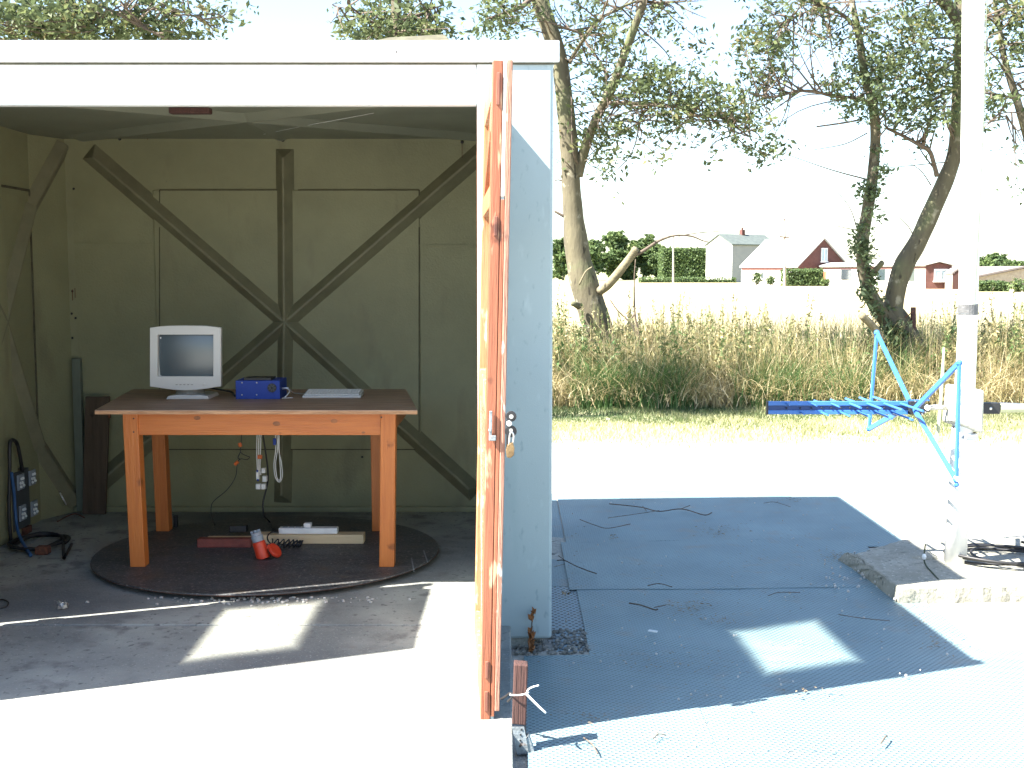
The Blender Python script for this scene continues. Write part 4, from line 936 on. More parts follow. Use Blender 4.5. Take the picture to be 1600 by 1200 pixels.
# ---------------------------------------------------------------- trees
def limb(par, pts, px_w, mat='bark', name='limb', n=10, k=5, Y=None):
    """pts: (px,py,Y[,w]) w in photo pixels"""
    P = [at(p[0], p[1], p[2]) for p in pts]; Rr = [pxm(p[3], p[2])/2 for p in pts]
    C = curve(P, k); R2 = []
    for i in range(len(P)-1):
        for j in range(k): R2.append(Rr[i]+(Rr[i+1]-Rr[i])*j/k)
    R2.append(Rr[-1]); R2 = [r*(1+.10*noise.noise(Vector((p.x*3, p.y*3, p.z*4)))) for r, p in zip(R2, C)]
    o = MB().tube(C, R2, n).build(name, M[mat], par, smooth=True); return C
def leaves(par, name, mat, clumps, size, seed, spread=.5, flat=.35, dens=1):
    """clumps: list of (center Vector, (rx,ry,rz), n_twigs, leaves_per_twig)"""
    r = np.random.default_rng(seed); Vl = []; tones = []
    for c, rad, nt_, nl in clumps:
        nt_ = max(2, int(nt_*dens))
        u = r.normal(size=(nt_, 3)); u /= np.linalg.norm(u, axis=1)[:, None]; u *= (r.random(nt_)**.45)[:, None]
        tw = np.array(c)+u*np.array(rad)
        tt_ = r.normal(.45, .22, nt_)
        dirs = r.normal(size=(nt_, 3)); dirs[:, 2] = dirs[:, 2]*.4-.25; dirs /= np.linalg.norm(dirs, axis=1)[:, None]
        m = nt_*nl; idx = np.repeat(np.arange(nt_), nl)
        pos = tw[idx]+dirs[idx]*(r.random(m)*spread)[:, None]+r.normal(size=(m, 3))*spread*.16
        a = r.normal(size=(m, 3)); a[:, 2] = a[:, 2]*.6-.5; a /= np.linalg.norm(a, axis=1)[:, None]
        b_ = np.cross(a, r.normal(size=(m, 3))); b_ /= np.linalg.norm(b_, axis=1)[:, None]; nn = np.cross(a, b_)
        s = size*r.uniform(.45, 1.45, m)[:, None]
        q = np.stack([pos-a*s*.5, pos+b_*s*.24+nn*s*.08-a*s*.05, pos+a*s*.55, pos-b_*s*.24+nn*s*.08-a*s*.05], 1)
        Vl.append(q.reshape(-1, 3)); tones.append(np.repeat(np.clip(tt_[idx]+r.normal(0, .12, m), 0, 1), 4))
    V = np.concatenate(Vl); Fq = np.arange(len(V)).reshape(-1, 4)
    return npmesh(name, V, Fq, M[mat], par, np.concatenate(tones))
def cl(px, py, rx, ry, Y, dY, nt_, nl=9): return (at(px, py, Y), (pxm(rx, Y), dY, pxm(ry, Y)), nt_, nl)
def twigs(par, clumps, limbs, seed, per=3, name='twigs'):
    r = random.Random(seed); mb = MB(); pts = [p for L_ in limbs for p in L_]
    for c, rad, nt_, nl in clumps:
        for i in range(max(2, min(14, nt_//per))):
            e = Vector(c)+Vector((r.uniform(-1,1)*rad[0], r.uniform(-1,1)*rad[1], r.uniform(-1,1)*rad[2]))*.85
            b0 = min(r.sample(pts, min(len(pts), 14)), key=lambda p: (p-e).length+r.uniform(0,.4))
            if (b0-e).length > 2.6: continue
            mid = b0.lerp(e, .5)+Vector((r.uniform(-.12,.12), r.uniform(-.1,.1), r.uniform(-.08,.10)*(b0-e).length))
            mb.tube(curve([b0, mid, e], 4), [.011,.010,.009,.008,.0065,.0055,.0045,.004,.003], 4)
    return mb.build(name, M['twig'], par) if mb.v else None

# tree one, behind the cabin corner
t1 = thing('tree', at(945,600,14.2), 'tall forked tree with pale trunk leaning left beside the cabin corner', 'tree', 'trees along the grass verge')
Yt = 14.2
tr = limb(t1, [(958,620,Yt,74),(950,570,Yt,60),(938,525,Yt,46),(921,470,Yt,45),(907,420,Yt,42),(899,370,Yt,37),(893,300,Yt,29),(888,215,Yt,28),(880,140,Yt,26),(874,95,Yt,26),(862,55,Yt,26),(843,0,Yt,26),(820,-70,Yt,22),(805,-160,Yt,15),(800,-260,Yt,7)], 0, name='trunk', n=14)
limb(t1, [(966,620,Yt+.15,30),(966,560,Yt+.1,24),(967,530,Yt+.05,14),(970,516,Yt,10)], 0, name='side_trunk')
lA = limb(t1, [(902,275,Yt,18),(909,248,Yt,17),(920,215,Yt-.1,15),(934,180,Yt-.2,14),(955,140,Yt-.3,15),(976,84,Yt-.5,14),(993,38,Yt-.6,12),(1007,0,Yt-.7,12),(1022,-60,Yt-.8,9),(1040,-140,Yt-.9,5)], 0)
lB = limb(t1, [(889,98,Yt,8),(901,78,Yt-.1,6),(920,50,Yt-.3,6),(940,28,Yt-.4,5),(965,15,Yt-.5,5),(995,2,Yt-.6,4),(1030,4,Yt-.6,4),(1070,2,Yt-.7,3)], 0)
lC = limb(t1, [(953,161,Yt-.3,7),(975,161,Yt-.4,7),(1003,163,Yt-.5,6),(1045,166,Yt-.6,5),(1070,168,Yt-.7,5),(1085,180,Yt-.8,4),(1120,182,Yt-.8,4),(1145,196,Yt-.9,3),(1172,214,Yt-.9,2)], 0, mat='twig')
lD = limb(t1, [(1003,163,Yt-.5,5),(1002,180,Yt-.5,3),(998,198,Yt-.5,2)], 0, mat='twig')
lE = limb(t1, [(886,45,Yt,4),(905,52,Yt,4),(920,72,Yt,4),(940,100,Yt-.2,4),(950,118,Yt-.3,4)], 0, mat='twig')
lF = limb(t1, [(937,455,Yt-.1,14),(950,445,Yt-.2,15),(965,428,Yt-.3,14),(985,402,Yt-.4,13),(994,388,Yt-.45,11)], 0, mat='deadwood')
limb(t1, [(984,404,Yt-.4,6),(1005,392,Yt-.4,5),(1030,376,Yt-.4,4),(1055,368,Yt-.4,3),(1080,369,Yt-.4,3),(1098,376,Yt-.4,2),(1107,378,Yt-.4,1.5)], 0, mat='twig')
limb(t1, [(1060,369,Yt-.4,2),(1090,364,Yt-.4,1.5),(1130,361,Yt-.4,1)], 0, mat='twig')
limb(t1, [(904,478,Yt-.2,12),(897,475,Yt-.3,9),(893,474,Yt-.3,8)], 0, name='stub')
limb(t1, [(905,445,Yt-.25,3),(915,425,Yt-.3,3),(925,417,Yt-.3,2)], 0, mat='deadwood', name='stub')
for a in ([(881,283,Yt,3),(872,281,Yt,2),(866,283,Yt,1.5)], [(881,338,Yt,5),(872,333,Yt,4),(866,330,Yt,3)], [(905,262,Yt,4),(895,230,Yt-.2,3),(893,150,Yt-.3,2)]): limb(t1, a, 0, mat='twig', name='shoot')
lG = limb(t1, [(838,-10,Yt,9),(815,10,Yt-.2,7),(790,20,Yt-.4,5),(760,30,Yt-.6,3)], 0, mat='twig')
c1s = [cl(925,60,50,55,Yt,.9,60), cl(905,25,60,30,Yt,.9,40), cl(990,55,45,40,Yt-.4,.8,30), cl(1040,12,60,22,Yt-.5,.8,36), cl(1000,128,55,48,Yt-.5,.9,95,11), cl(1060,135,55,40,Yt-.7,.8,85,11), cl(1120,165,55,38,Yt-.8,.8,85,10),
       cl(1050,180,60,26,Yt-.7,.7,60), cl(1160,190,40,28,Yt-.9,.6,32), cl(930,120,40,40,Yt-.2,.7,38), cl(925,205,30,45,Yt-.1,.6,40), cl(950,235,28,40,Yt-.2,.5,26), cl(975,195,40,26,Yt-.3,.6,40), cl(1040,235,70,18,Yt-.6,.5,14,7), cl(1200,230,16,22,Yt-.9,.3,12),
       cl(955,290,25,30,Yt-.2,.4,6,6), cl(1120,225,60,18,Yt-.8,.5,12,7), cl(780,28,46,26,Yt-.4,.8,80,10), cl(840,20,30,20,Yt,.8,16), cl(1090,60,30,40,Yt-.7,.6,14,7), cl(870,262,10,22,Yt,.2,5,5)]
c1s += [cl(950,-120,120,60,11.0,.6,70,9), cl(1150,-150,110,60,10.9,.6,60,9), cl(1350,-190,100,50,10.9,.6,50,9), cl(860,-90,130,70,Yt,1.6,90,9), cl(1000,-110,110,80,Yt-.3,1.5,90,9), cl(920,-240,120,80,Yt,1.6,70,9)]  # nearer clumps: unseen canopy added to shade the verge
leaves(t1, 'crown', 'leaves', c1s, .066, 11, .26, dens=.8)
twigs(t1, c1s, [lA, lB, lC, lD, lE, tr[-40:], lG], 2)

# tree two, ivy-clad twin stems
t2 = thing('tree', at(1415,600,14.0), 'twin stemmed tree with ivy on its left stem standing left of the mast', 'tree', 'trees along the grass verge')
Y2 = 14.0
limb(t2, [(1432,620,Y2,84),(1425,570,Y2,66),(1412,530,Y2,52),(1398,500,Y2,44),(1390,482,Y2,34)], 0, name='trunk', n=14)
sL = limb(t2, [(1410,535,Y2-.02,34),(1392,505,Y2-.05,32),(1372,482,Y2-.1,26),(1358,455,Y2-.1,22),(1349,420,Y2-.1,20),(1348,375,Y2-.1,19),(1356,325,Y2-.1,18),(1364,271,Y2-.1,17),(1368,208,Y2-.1,16),(1363,160,Y2-.1,14),(1350,110,Y2-.1,13),(1341,50,Y2-.1,11),(1331,0,Y2-.1,9),(1322,-80,Y2,6),(1316,-160,Y2,3)], 0, name='stem', n=12)
sR = limb(t2, [(1405,535,Y2,40),(1396,490,Y2,30),(1401,450,Y2,30),(1414,412,Y2,30),(1434,378,Y2,28),(1458,325,Y2,26),(1480,275,Y2,25),(1492,235,Y2,21),(1495,167,Y2,17),(1499,104,Y2,16),(1500,40,Y2,17),(1502,-40,Y2,15),(1512,-140,Y2,10),(1520,-240,Y2,5)], 0, name='stem', n=12)
l2a = limb(t2, [(1497,35,Y2-.05,17),(1484,12,Y2-.1,18),(1462,-6,Y2-.2,16),(1430,-30,Y2-.3,12),(1390,-60,Y2-.4,7)], 0)
l2b = limb(t2, [(1464,275,Y2-.1,8),(1459,255,Y2-.15,7),(1452,236,Y2-.2,7),(1436,226,Y2-.3,6),(1412,213,Y2-.2,5),(1385,200,Y2-.1,4)], 0, mat='twig')
l2c = limb(t2, [(1360,160,Y2-.1,6),(1335,153,Y2-.2,5),(1300,150,Y2-.4,5),(1268,142,Y2-.6,4),(1240,144,Y2-.7,4),(1214,151,Y2-.8,3),(1185,150,Y2-.9,2)], 0, mat='twig')
limb(t2, [(1222,149,Y2-.7,2),(1210,132,Y2-.7,2),(1200,118,Y2-.7,1.5)], 0, mat='twig'); limb(t2, [(1240,144,Y2-.7,2),(1262,130,Y2-.7,2),(1220,165,Y2-.7,1.5)], 0, mat='twig')
l2d = limb(t2, [(1333,38,Y2-.1,6),(1315,22,Y2-.2,5),(1290,10,Y2-.3,4),(1265,-2,Y2-.4,4),(1235,-20,Y2-.5,3)], 0, mat='twig')
l2e = limb(t2, [(1270,15,Y2-.4,3),(1245,25,Y2-.5,2.5),(1222,40,Y2-.6,2)], 0, mat='twig')
limb(t2, [(1345,187,Y2-.1,3),(1318,192,Y2-.2,3),(1276,198,Y2-.3,2.5)], 0, mat='twig'); limb(t2, [(1355,208,Y2-.1,2),(1320,225,Y2-.2,1.5),(1272,234,Y2-.3,1)], 0, mat='twig')
limb(t2, [(1360,430,Y2-.15,10),(1368,422,Y2-.2,9),(1377,412,Y2-.25,9),(1379,410,Y2-.25,8)], 0, name='stub'); 
limb(t2, [(1382,535,Y2-.3,11),(1362,508,Y2-.35,12),(1345,492,Y2-.4,11)], 0, mat='deadwood', name='stub')
for a in ([(1455,290,Y2,2),(1440,268,Y2,1.5),(1422,255,Y2,1)], [(1493,252,Y2,2),(1440,257,Y2-.1,1.5),(1390,262,Y2-.1,1)], [(1340,360,Y2-.1,2),(1325,357,Y2-.1,1.5),(1307,353,Y2-.1,1)], [(1340,360,Y2-.1,2),(1328,325,Y2-.1,1.5),(1306,297,Y2-.1,1)],
          [(1432,380,Y2,2),(1420,355,Y2,1.5),(1400,335,Y2,1)], [(1496,210,Y2,5),(1485,205,Y2-.05,4),(1478,185,Y2-.1,3),(1474,165,Y2-.1,2)],
          [(1493,140,Y2,4),(1470,150,Y2-.2,4),(1440,165,Y2-.4,3),(1420,180,Y2-.5,2)], [(1496,90,Y2,4),(1465,110,Y2-.2,3),(1440,135,Y2-.3,2)], [(1498,60,Y2,4),(1460,60,Y2-.2,3),(1420,70,Y2-.4,2)]): limb(t2, a, 0, mat='twig', name='shoot')
c2s = [cl(1425,40,75,50,Y2-.3,1.0,150,11), cl(1460,110,40,55,Y2-.2,.8,90,11), cl(1440,160,50,34,Y2-.3,.7,80,10), cl(1395,90,50,40,Y2-.3,.8,70,10), cl(1330,40,50,40,Y2-.3,.8,44,9), cl(1270,18,55,28,Y2-.4,.8,44,9), cl(1200,40,50,44,Y2-.7,.7,70,9),
       cl(1180,90,36,40,Y2-.7,.6,50,9), cl(1190,140,32,26,Y2-.8,.5,26,8), cl(1215,110,30,36,Y2-.7,.5,22,8), cl(1170,175,20,20,Y2-.8,.3,10,8), cl(1208,228,22,14,Y2-.8,.3,16,8), cl(1165,232,10,10,Y2-.8,.3,4,7), cl(1290,130,40,16,Y2-.5,.5,26,8),
       cl(1430,190,50,14,Y2-.4,.5,26,8), cl(1450,215,22,22,Y2-.2,.3,9,7), cl(1310,70,40,30,Y2-.3,.6,18,8), cl(1230,-10,70,20,Y2-.5,.7,30,8)]
c2s += [cl(1330,-80,130,60,Y2-.2,1.5,100,9), cl(1500,-110,110,70,Y2,1.5,100,9), cl(1420,-230,120,80,Y2,1.5,80,9)]
leaves(t2, 'crown', 'leaves', c2s, .064, 12, .26, dens=.8); twigs(t2, c2s, [sL[-40:], sR[-40:], l2a, l2b, l2c, l2d, l2e], 5)
iv = [cl(1355,128,55,50,Y2-.25,.6,80,9), cl(1335,160,40,24,Y2-.3,.4,36,8), cl(1388,170,42,24,Y2-.3,.4,36,8), cl(1378,100,44,34,Y2-.25,.4,34,8)]
for px, py, rx, n in ((1382,265,16,20),(1352,292,16,22),(1366,300,12,16),(1362,330,10,14),(1352,360,12,26),(1347,380,13,34),(1350,400,13,30),(1362,430,12,28),(1356,455,14,30),(1370,480,16,26),(1392,515,24,40),(1375,240,10,8),(1390,530,20,30)): iv.append(cl(px, py, rx, 15, Y2-.22, .12, n, 5))
leaves(t2, 'ivy', 'ivy', iv, .060, 13, .14)

# tree three, right of the mast
t3 = thing('tree', at(1690,620,13.2), 'dark slim tree leaning in from the right edge beyond the mast', 'tree', 'trees along the grass verge')
Y3 = 13.2
s3 = limb(t3, [(1690,620,Y3,34),(1672,480,Y3,24),(1648,340,Y3,19),(1615,245,Y3,15),(1600,196,Y3,13),(1588,153,Y3,12),(1574,110,Y3,10),(1566,75,Y3,9),(1562,45,Y3,7),(1555,10,Y3,6),(1548,-50,Y3,5),(1540,-120,Y3,3)], 0, name='trunk')
l3 = [limb(t3, a, 0, mat='twig') for a in ([(1588,155,Y3,5),(1560,148,Y3-.2,4),(1535,145,Y3-.3,3)], [(1570,112,Y3,3),(1560,95,Y3-.1,3),(1545,80,Y3-.2,2),(1535,74,Y3-.2,2)], [(1562,45,Y3,4),(1550,32,Y3-.1,3),(1540,25,Y3-.2,2)], [(1598,176,Y3,3),(1570,176,Y3-.1,2),(1552,185,Y3-.2,2),(1538,200,Y3-.2,1.5)],
      [(1583,135,Y3,3),(1620,118,Y3-.2,3),(1660,90,Y3-.3,2)], [(1562,50,Y3,3),(1590,20,Y3-.2,3),(1620,-10,Y3-.2,2)], [(1572,180,Y3,1.5),(1590,205,Y3,1.5),(1610,240,Y3,1)])]
c3s = [cl(1585,15,40,26,Y3-.2,.6,60,10), cl(1595,70,24,30,Y3-.2,.5,30,9), cl(1548,120,14,24,Y3-.2,.4,16,8), cl(1550,160,22,16,Y3-.2,.4,26,9), cl(1640,60,50,70,Y3-.1,.7,90,9), cl(1545,60,12,30,Y3-.2,.3,10,7), cl(1596,240,8,14,Y3-.1,.2,5,6), cl(1592,295,8,8,Y3-.1,.2,3,6), cl(1545,190,10,8,Y3-.1,.2,4,6),
       cl(1600,-90,110,60,Y3,1.3,100,9), cl(1720,120,80,120,Y3,1.3,110,9)]
leaves(t3, 'crown', 'leaves', c3s, .064, 14, .24); twigs(t3, c3s, [s3[-30:]]+l3, 6)

# trees behind the cabin
for nm, lab, pts, cs, sd in (
    ('tree', 'leafy tree showing above the middle of the cabin roof', [(640,640,11.9,40),(635,400,11.9,32),(628,200,11.9,26),(620,60,11.9,20),(618,-40,11.9,12),(610,-160,11.9,5)],
        [(620,42,70,34,11.9,.9,150,11), (575,48,36,24,11.9,.7,40,9), (680,52,36,20,11.9,.7,60,10), (610,5,60,26,11.9,.8,40,9), (540,18,16,14,11.9,.4,7,7), (535,50,16,12,11.9,.4,8,7), (680,15,14,22,11.9,.5,10,8), (620,150,110,70,11.9,1.1,90,9), (610,-80,40,50,11.9,.7,26,9)], 21),
    ('tree', 'large dense tree showing above the left end of the cabin roof', [(80,640,11.6,60),(85,400,11.6,48),(95,200,11.6,40),(100,60,11.6,30),(110,-60,11.6,18),(120,-200,11.6,8)],
        [(40,35,90,45,11.6,1.2,230,12), (130,35,80,45,11.6,1.1,200,12), (225,30,60,34,11.6,.9,110,10), (290,30,50,40,11.6,.8,60,9), (350,20,14,30,11.6,.4,14,8), (250,55,50,12,11.6,.6,40,9), (-60,20,80,60,11.6,1.3,120,10), (60,-90,130,60,11.6,1.6,140,9), (220,-60,90,50,11.6,1.2,60,9), (80,160,160,70,11.6,1.3,120,9)], 22)):
    t = thing(nm, at(pts[0][0], 640, pts[0][2]), lab, 'tree', 'trees along the grass verge')
    tk = limb(t, pts, 0, name='trunk')
    cs = [cl(*c) for c in cs]
    if sd == 22:
        lms = [limb(t, a, 0, mat='twig') for a in ([(100,60,11.6,12),(150,30,11.5,7),(190,22,11.4,5),(230,45,11.3,3),(262,62,11.3,2)], [(120,20,11.6,7),(160,20,11.5,5),(200,20,11.4,3),(250,12,11.3,2)], [(250,5,11.3,3),(290,20,11.3,2),(320,30,11.3,1.5)])]
    else: lms = [limb(t, a, 0, mat='twig') for a in ([(620,60,11.9,6),(580,35,11.8,4),(545,15,11.8,2),(522,10,11.8,1)], [(620,40,11.9,6),(660,20,11.8,4),(690,8,11.8,2)])]
    leaves(t, 'crown', 'leaves', cs, .066, sd, .26, dens=.8); twigs(t, cs, [tk[-16:]]+lms, sd)

# fence post in the hedge bottom
fp = thing('fence_post', at(1427,560,13.9), 'rusty brown fence post standing right of the twin stemmed tree', 'post')
MB().bar(at(1427,600,13.9), at(1427,480,13.9), .045, .05, (0,1,0)).build('post', M['darkwood'], fp)
MB().tube(curve([at(1427,486,13.88), at(1419,493,13.85), at(1407,499,13.9)], 3), .006, 4).build('wire', M['rust'], fp)

# ---------------------------------------------------------------- tall grass, weeds and turf
def ribbons(name, mat, base, height, width, lean, tone, segs, seed, label, cat, curl=.5):
    r = np.random.default_rng(seed); n = len(base)
    ang = r.random(n)*2*np.pi; d = np.stack([np.cos(ang), np.sin(ang), np.zeros(n)], 1)
    wa = r.random(n)*np.pi; w = np.stack([np.cos(wa), np.sin(wa)*.5, np.zeros(n)], 1)
    V = np.zeros((n, (segs+1)*2, 3)); tn = np.zeros((n, (segs+1)*2))
    for s in range(segs+1):
        t = s/segs
        off = d*(lean*height*(t**1.8))[:, None]
        c = base+off+np.array([0, 0, 1])*((height*t*(1-curl*lean*t*.55)))[:, None]
        ww = w*(width*(1-t*.92)*.5)[:, None]
        V[:, 2*s] = c-ww; V[:, 2*s+1] = c+ww; tn[:, 2*s] = tone; tn[:, 2*s+1] = tone
    F_ = []
    idx = np.arange(n)[:, None]*((segs+1)*2)
    for s in range(segs): F_.append(idx+np.array([[2*s, 2*s+1, 2*s+3, 2*s+2]]))
    Fq = np.stack(F_, 1).reshape(-1, 4)
    o = npmesh(name, V.reshape(-1, 3), Fq, M[mat], None, tn.ravel()); return tag(o, label, cat, kind='stuff')
r = np.random.default_rng(5)
def nz(x, y, s=1.0): return np.array([noise.noise(Vector((a*s, b_*s, 3.3))) for a, b_ in zip(x, y)])
n = 46000
x = r.uniform(-3.5, 9.5, n); y = 13.25+r.beta(1.1, 1.5, n)*2.3; f1 = nz(x, y, .9); f2 = nz(x+40, y, 2.2); y += .25*f2*(y < 13.8)
h = np.clip(r.normal(.66, .18, n)+.24*f1+.12*(y-13.3), .2, 1.15)
tone = np.clip(.52+.85*f2+.5*nz(x, y, .5)+r.normal(0, .24, n)-.10*(h-.5), 0, 1)
h = np.where(y < 13.5, h*.75, h)
ribbons('tall_grass', 'blades', np.stack([x, y, np.zeros(n)], 1), h, r.uniform(.008, .02, n), np.abs(r.normal(.35, .28, n)), tone, 4, 1, 'thick band of tall dry and green grass along the far side of the verge', 'tall grass')
n = 9000   # tangled dead straw low down
x = r.uniform(-3.5, 9.5, n); y = r.uniform(13.1, 13.9, n)
ribbons('straw_tangle', 'blades', np.stack([x, y, r.uniform(0, .25, n)], 1), r.uniform(.25, .6, n), r.uniform(.006, .014, n), r.uniform(.9, 1.8, n), np.clip(r.normal(.78, .14, n), 0, 1), 4, 2, 'tangle of bleached flattened straw at the foot of the tall grass', 'straw', .9)
# weeds with seed heads: stem + many small leaves
Vw, Tw = [], []
rw = np.random.default_rng(9)
for i in range(900):
    x0 = rw.uniform(-3, 9.3); y0 = rw.uniform(13.4, 14.6)
    cx = nz([x0], [1.0], .8)[0]
    hh = rw.normal(.88, .15)+.3*cx; ln = rw.normal(0, .08, 2); tn0 = rw.choice([.2, .35, .5, .6])
    m = 46; t = rw.random(m)**.7; c = np.stack([x0+ln[0]*t, y0+ln[1]*t, hh*(.25+.78*t)], 1)+rw.normal(size=(m, 3))*.028*(1.3-t)[:, None]
    a = rw.normal(size=(m, 3)); a[:, 2] += .6; a /= np.linalg.norm(a, axis=1)[:, None]; b_ = np.cross(a, rw.normal(size=(m, 3))); b_ /= np.linalg.norm(b_, axis=1)[:, None]
    s = (.035*(1.25-t)+.008)[:, None]*rw.uniform(.6, 1.4, (m, 1))
    Vw.append(np.stack([c-a*s, c+b_*s*.35, c+a*s, c-b_*s*.35], 1).reshape(-1, 3)); Tw.append(np.repeat(np.clip(tn0+rw.normal(0, .1, m)+(t > .7)*.15, 0, 1), 4))
    st = np.array([[x0-.003, y0, 0], [x0+.003, y0, 0], [x0+ln[0]+.002, y0+ln[1], hh*1.05], [x0+ln[0]-.002, y0+ln[1], hh*1.05]]); Vw.append(st); Tw.append(np.full(4, .5))
Vw = np.concatenate(Vw); o = npmesh('seeding_weeds', Vw, np.arange(len(Vw)).reshape(-1, 4), M['blades'], None, np.concatenate(Tw)); tag(o, 'docks and nettles gone to seed standing up through the tall grass', 'weeds', kind='stuff')
n = 75000  # mown verge
x = r.uniform(-2.5, 8.5, n); y = r.uniform(10.3, 13.5, n); f = nz(x, y, 1.3)
keep = r.random(n) < np.clip((y-10.35)/.8+f*.8, .03, 1); x, y, f = x[keep], y[keep], f[keep]; n = len(x)
ribbons('mown_grass', 'turf', np.stack([x, y, np.where(y<10.6,-.01,0.0)], 1), np.clip(r.normal(.05, .015, n)+.02*f, .02, .12), r.uniform(.006, .013, n), np.abs(r.normal(.6, .3, n)), np.clip(.42+.6*f+r.normal(0, .18, n)+.5*np.clip((12.4-y)/1.2, 0, 1), 0, 1), 2, 3, 'short dry mown grass of the verge between the yard and the tall grass', 'grass')
n = 700    # long bent stalks
x = r.uniform(-3, 9.3, n); y = r.uniform(13.2, 14.4, n)
ribbons('bent_stalks', 'blades', np.stack([x, y, np.zeros(n)], 1), r.uniform(.7, 1.15, n), r.uniform(.010, .018, n), r.uniform(.5, 1.3, n), np.clip(r.normal(.85, .12, n), 0, 1), 5, 6, 'long pale dry stalks bending out of the tall grass', 'dry stalks', .6)
# a few green tufts
n = 2600; cxs = [(at(px, py, 13.35).x, 13.35) for px, py in ((930,600),(955,590),(1010,560),(1045,600),(1190,545),(1240,590),(1330,560))]; w_ = r.integers(0, len(cxs), n)
x = np.array([cxs[i][0] for i in w_])+r.normal(0, .13, n); y = np.array([cxs[i][1] for i in w_])+r.normal(0, .08, n)
ribbons('green_tufts', 'blades', np.stack([x, y, np.zeros(n)], 1), r.uniform(.3, .72, n), r.uniform(.008, .018, n), r.uniform(.2, .8, n), np.clip(r.normal(.1, .08, n), 0, 1), 4, 4, 'fresh green grass tufts in front of the dry grass', 'grass tufts')

# long thin saplings sticking out of the grass near tree one
sp = thing('bare_sapling', at(995,560,14.0), 'bare forked sapling rising from the grass right of the leaning tree', 'sapling')
limb(sp, [(1003,560,14,4),(998,520,14,3),(992,490,14,3),(991,440,14,2),(993,405,14,1.5)], 0, mat='twig', name='stem'); limb(sp, [(992,490,14,3),(985,500,14,2.5),(984,505,14,2)], 0, mat='twig', name='side_shoot'); limb(sp, [(1000,530,14,3),(985,505,14,3),(965,485,14,2),(953,468,14,1.5)], 0, mat='twig', name='side_shoot')

# ---------------------------------------------------------------- hamlet beyond the field
def far_tree(px, py0, w, h, Y, name, label, n, tall=True, group='trees beyond the field'):
    b0 = at(px, py0, Y); b0.z = 0; t = thing(name, b0, label, 'tree', group)
    wm, hm = pxm(w, Y), pxm(h, Y)
    MB().tube([b0, b0+Vector((.2,0,hm*.3)), b0+Vector((0,0,hm*.6))], [wm*.035, wm*.025, wm*.012], 8).build('trunk', M['bark'], t)
    rr_ = random.Random(int(px)); cs = []
    for i in range(16):
        a = rr_.uniform(0, 6.3); q = rr_.random()**.6; z = rr_.uniform(.12, .92); prof = math.sin(math.pi*min(1, z*.85+.12))**.6
        cs.append((b0+Vector((math.cos(a)*q*wm*.38*prof, math.sin(a)*q*wm*.38*prof, z*hm*.9)), (wm*.2, wm*.2, hm*.15), n*2//16, 8))
    leaves(t, 'crown', 'farleaves', cs, .75*Y/237, int(px), .6*Y/237)
tl = ['broad rounded tree at the left end of the far tree row', 'dark bushy tree second from the left in the far row', 'bright tall round tree in the middle of the far row', 'dark tree right of the bright tall round one', 'low pale tree in front of the far row', 'slim tree just left of the clipped far hedge']
for (px, w, h, Y), lab in zip(((880,60,72,225),(922,56,66,220),(962,70,78,230),(1005,60,72,235),(905,44,40,205),(1030,40,58,238)), tl): far_tree(px, 437, w, h, Y, 'distant_tree', lab, 620)
far_tree(1548,440,60,48,190,'distant_tree','dark tree beyond the barn just right of the mast',520); far_tree(1585,440,40,36,185,'distant_tree','rounded tree at the right edge beyond the barn',420); far_tree(1625,440,60,40,188,'distant_tree','tree beyond the right edge behind the barn',300)
def hedge(px0, px1, pyt, pyb, Y, depth, label, n, sz):
    a, b_ = at(px0, pyb, Y), at(px1, pyb, Y); hz = at(px0, pyt, Y).z
    t = thing('clipped_hedge', Vector(((a.x+b_.x)/2, Y, 0)), label, 'hedge')
    MB().box(a.x+sz, b_.x-sz, Y+sz, Y+depth-sz, .0, hz-sz).build('hedge_core', M['darkhedge'], t)
    rg = np.random.default_rng(int(px0)); side = rg.random(n)
    x = rg.uniform(a.x, b_.x, n); y = rg.uniform(Y, Y+depth, n); z = rg.uniform(0, hz, n)
    y = np.where(side < .55, Y+rg.normal(0, sz*.4, n), y); z = np.where((side >= .55) & (side < .85), hz+rg.normal(0, sz*.3, n), z); x = np.where(side >= .93, b_.x, np.where(side >= .85, a.x, x))
    pos = np.stack([x, y, z], 1); a_ = rg.normal(size=(n, 3)); a_ /= np.linalg.norm(a_, axis=1)[:, None]; b2 = np.cross(a_, rg.normal(size=(n, 3))); b2 /= np.linalg.norm(b2, axis=1)[:, None]
    s = sz*rg.uniform(.6, 1.2, (n, 1)); V = np.stack([pos-a_*s*.6, pos+b2*s*.4, pos+a_*s*.6, pos-b2*s*.4], 1).reshape(-1, 3)
    npmesh('foliage', V, np.arange(len(V)).reshape(-1, 4), M['farleaves'], t, np.repeat(np.clip(rg.normal(.4, .25, n), 0, 1), 4))
M['darkhedge'] = material('hedge_inside', (.045,.065,.03), (.03,.045,.02), .9, 1)
hedge(1034, 1106, 389, 437, 215, 6, 'tall clipped evergreen hedge left of the white house', 6500, .34)
hedge(1000, 1150, 434, 440, 172, 1.5, 'long low hedge in front of the white house', 1500, .22)
hedge(1229, 1286, 422, 446, 128, 3, 'square clipped hedge in front of the brick gable', 3600, .22)
hedge(1526, 1576, 441, 457, 92, 2.5, 'low clipped hedge just right of the mast in front of the barn', 2600, .16)
far_bush = [(1182,437,16,14,138,'small bush left of the cottage windows'),(1204,438,12,8,136,'tiny bush between the cottage windows'),(1590,455,34,14,90,'pale bush at the right end of the low hedge'),(1290,425,10,6,126,'small bush on top of the clipped hedge end')]
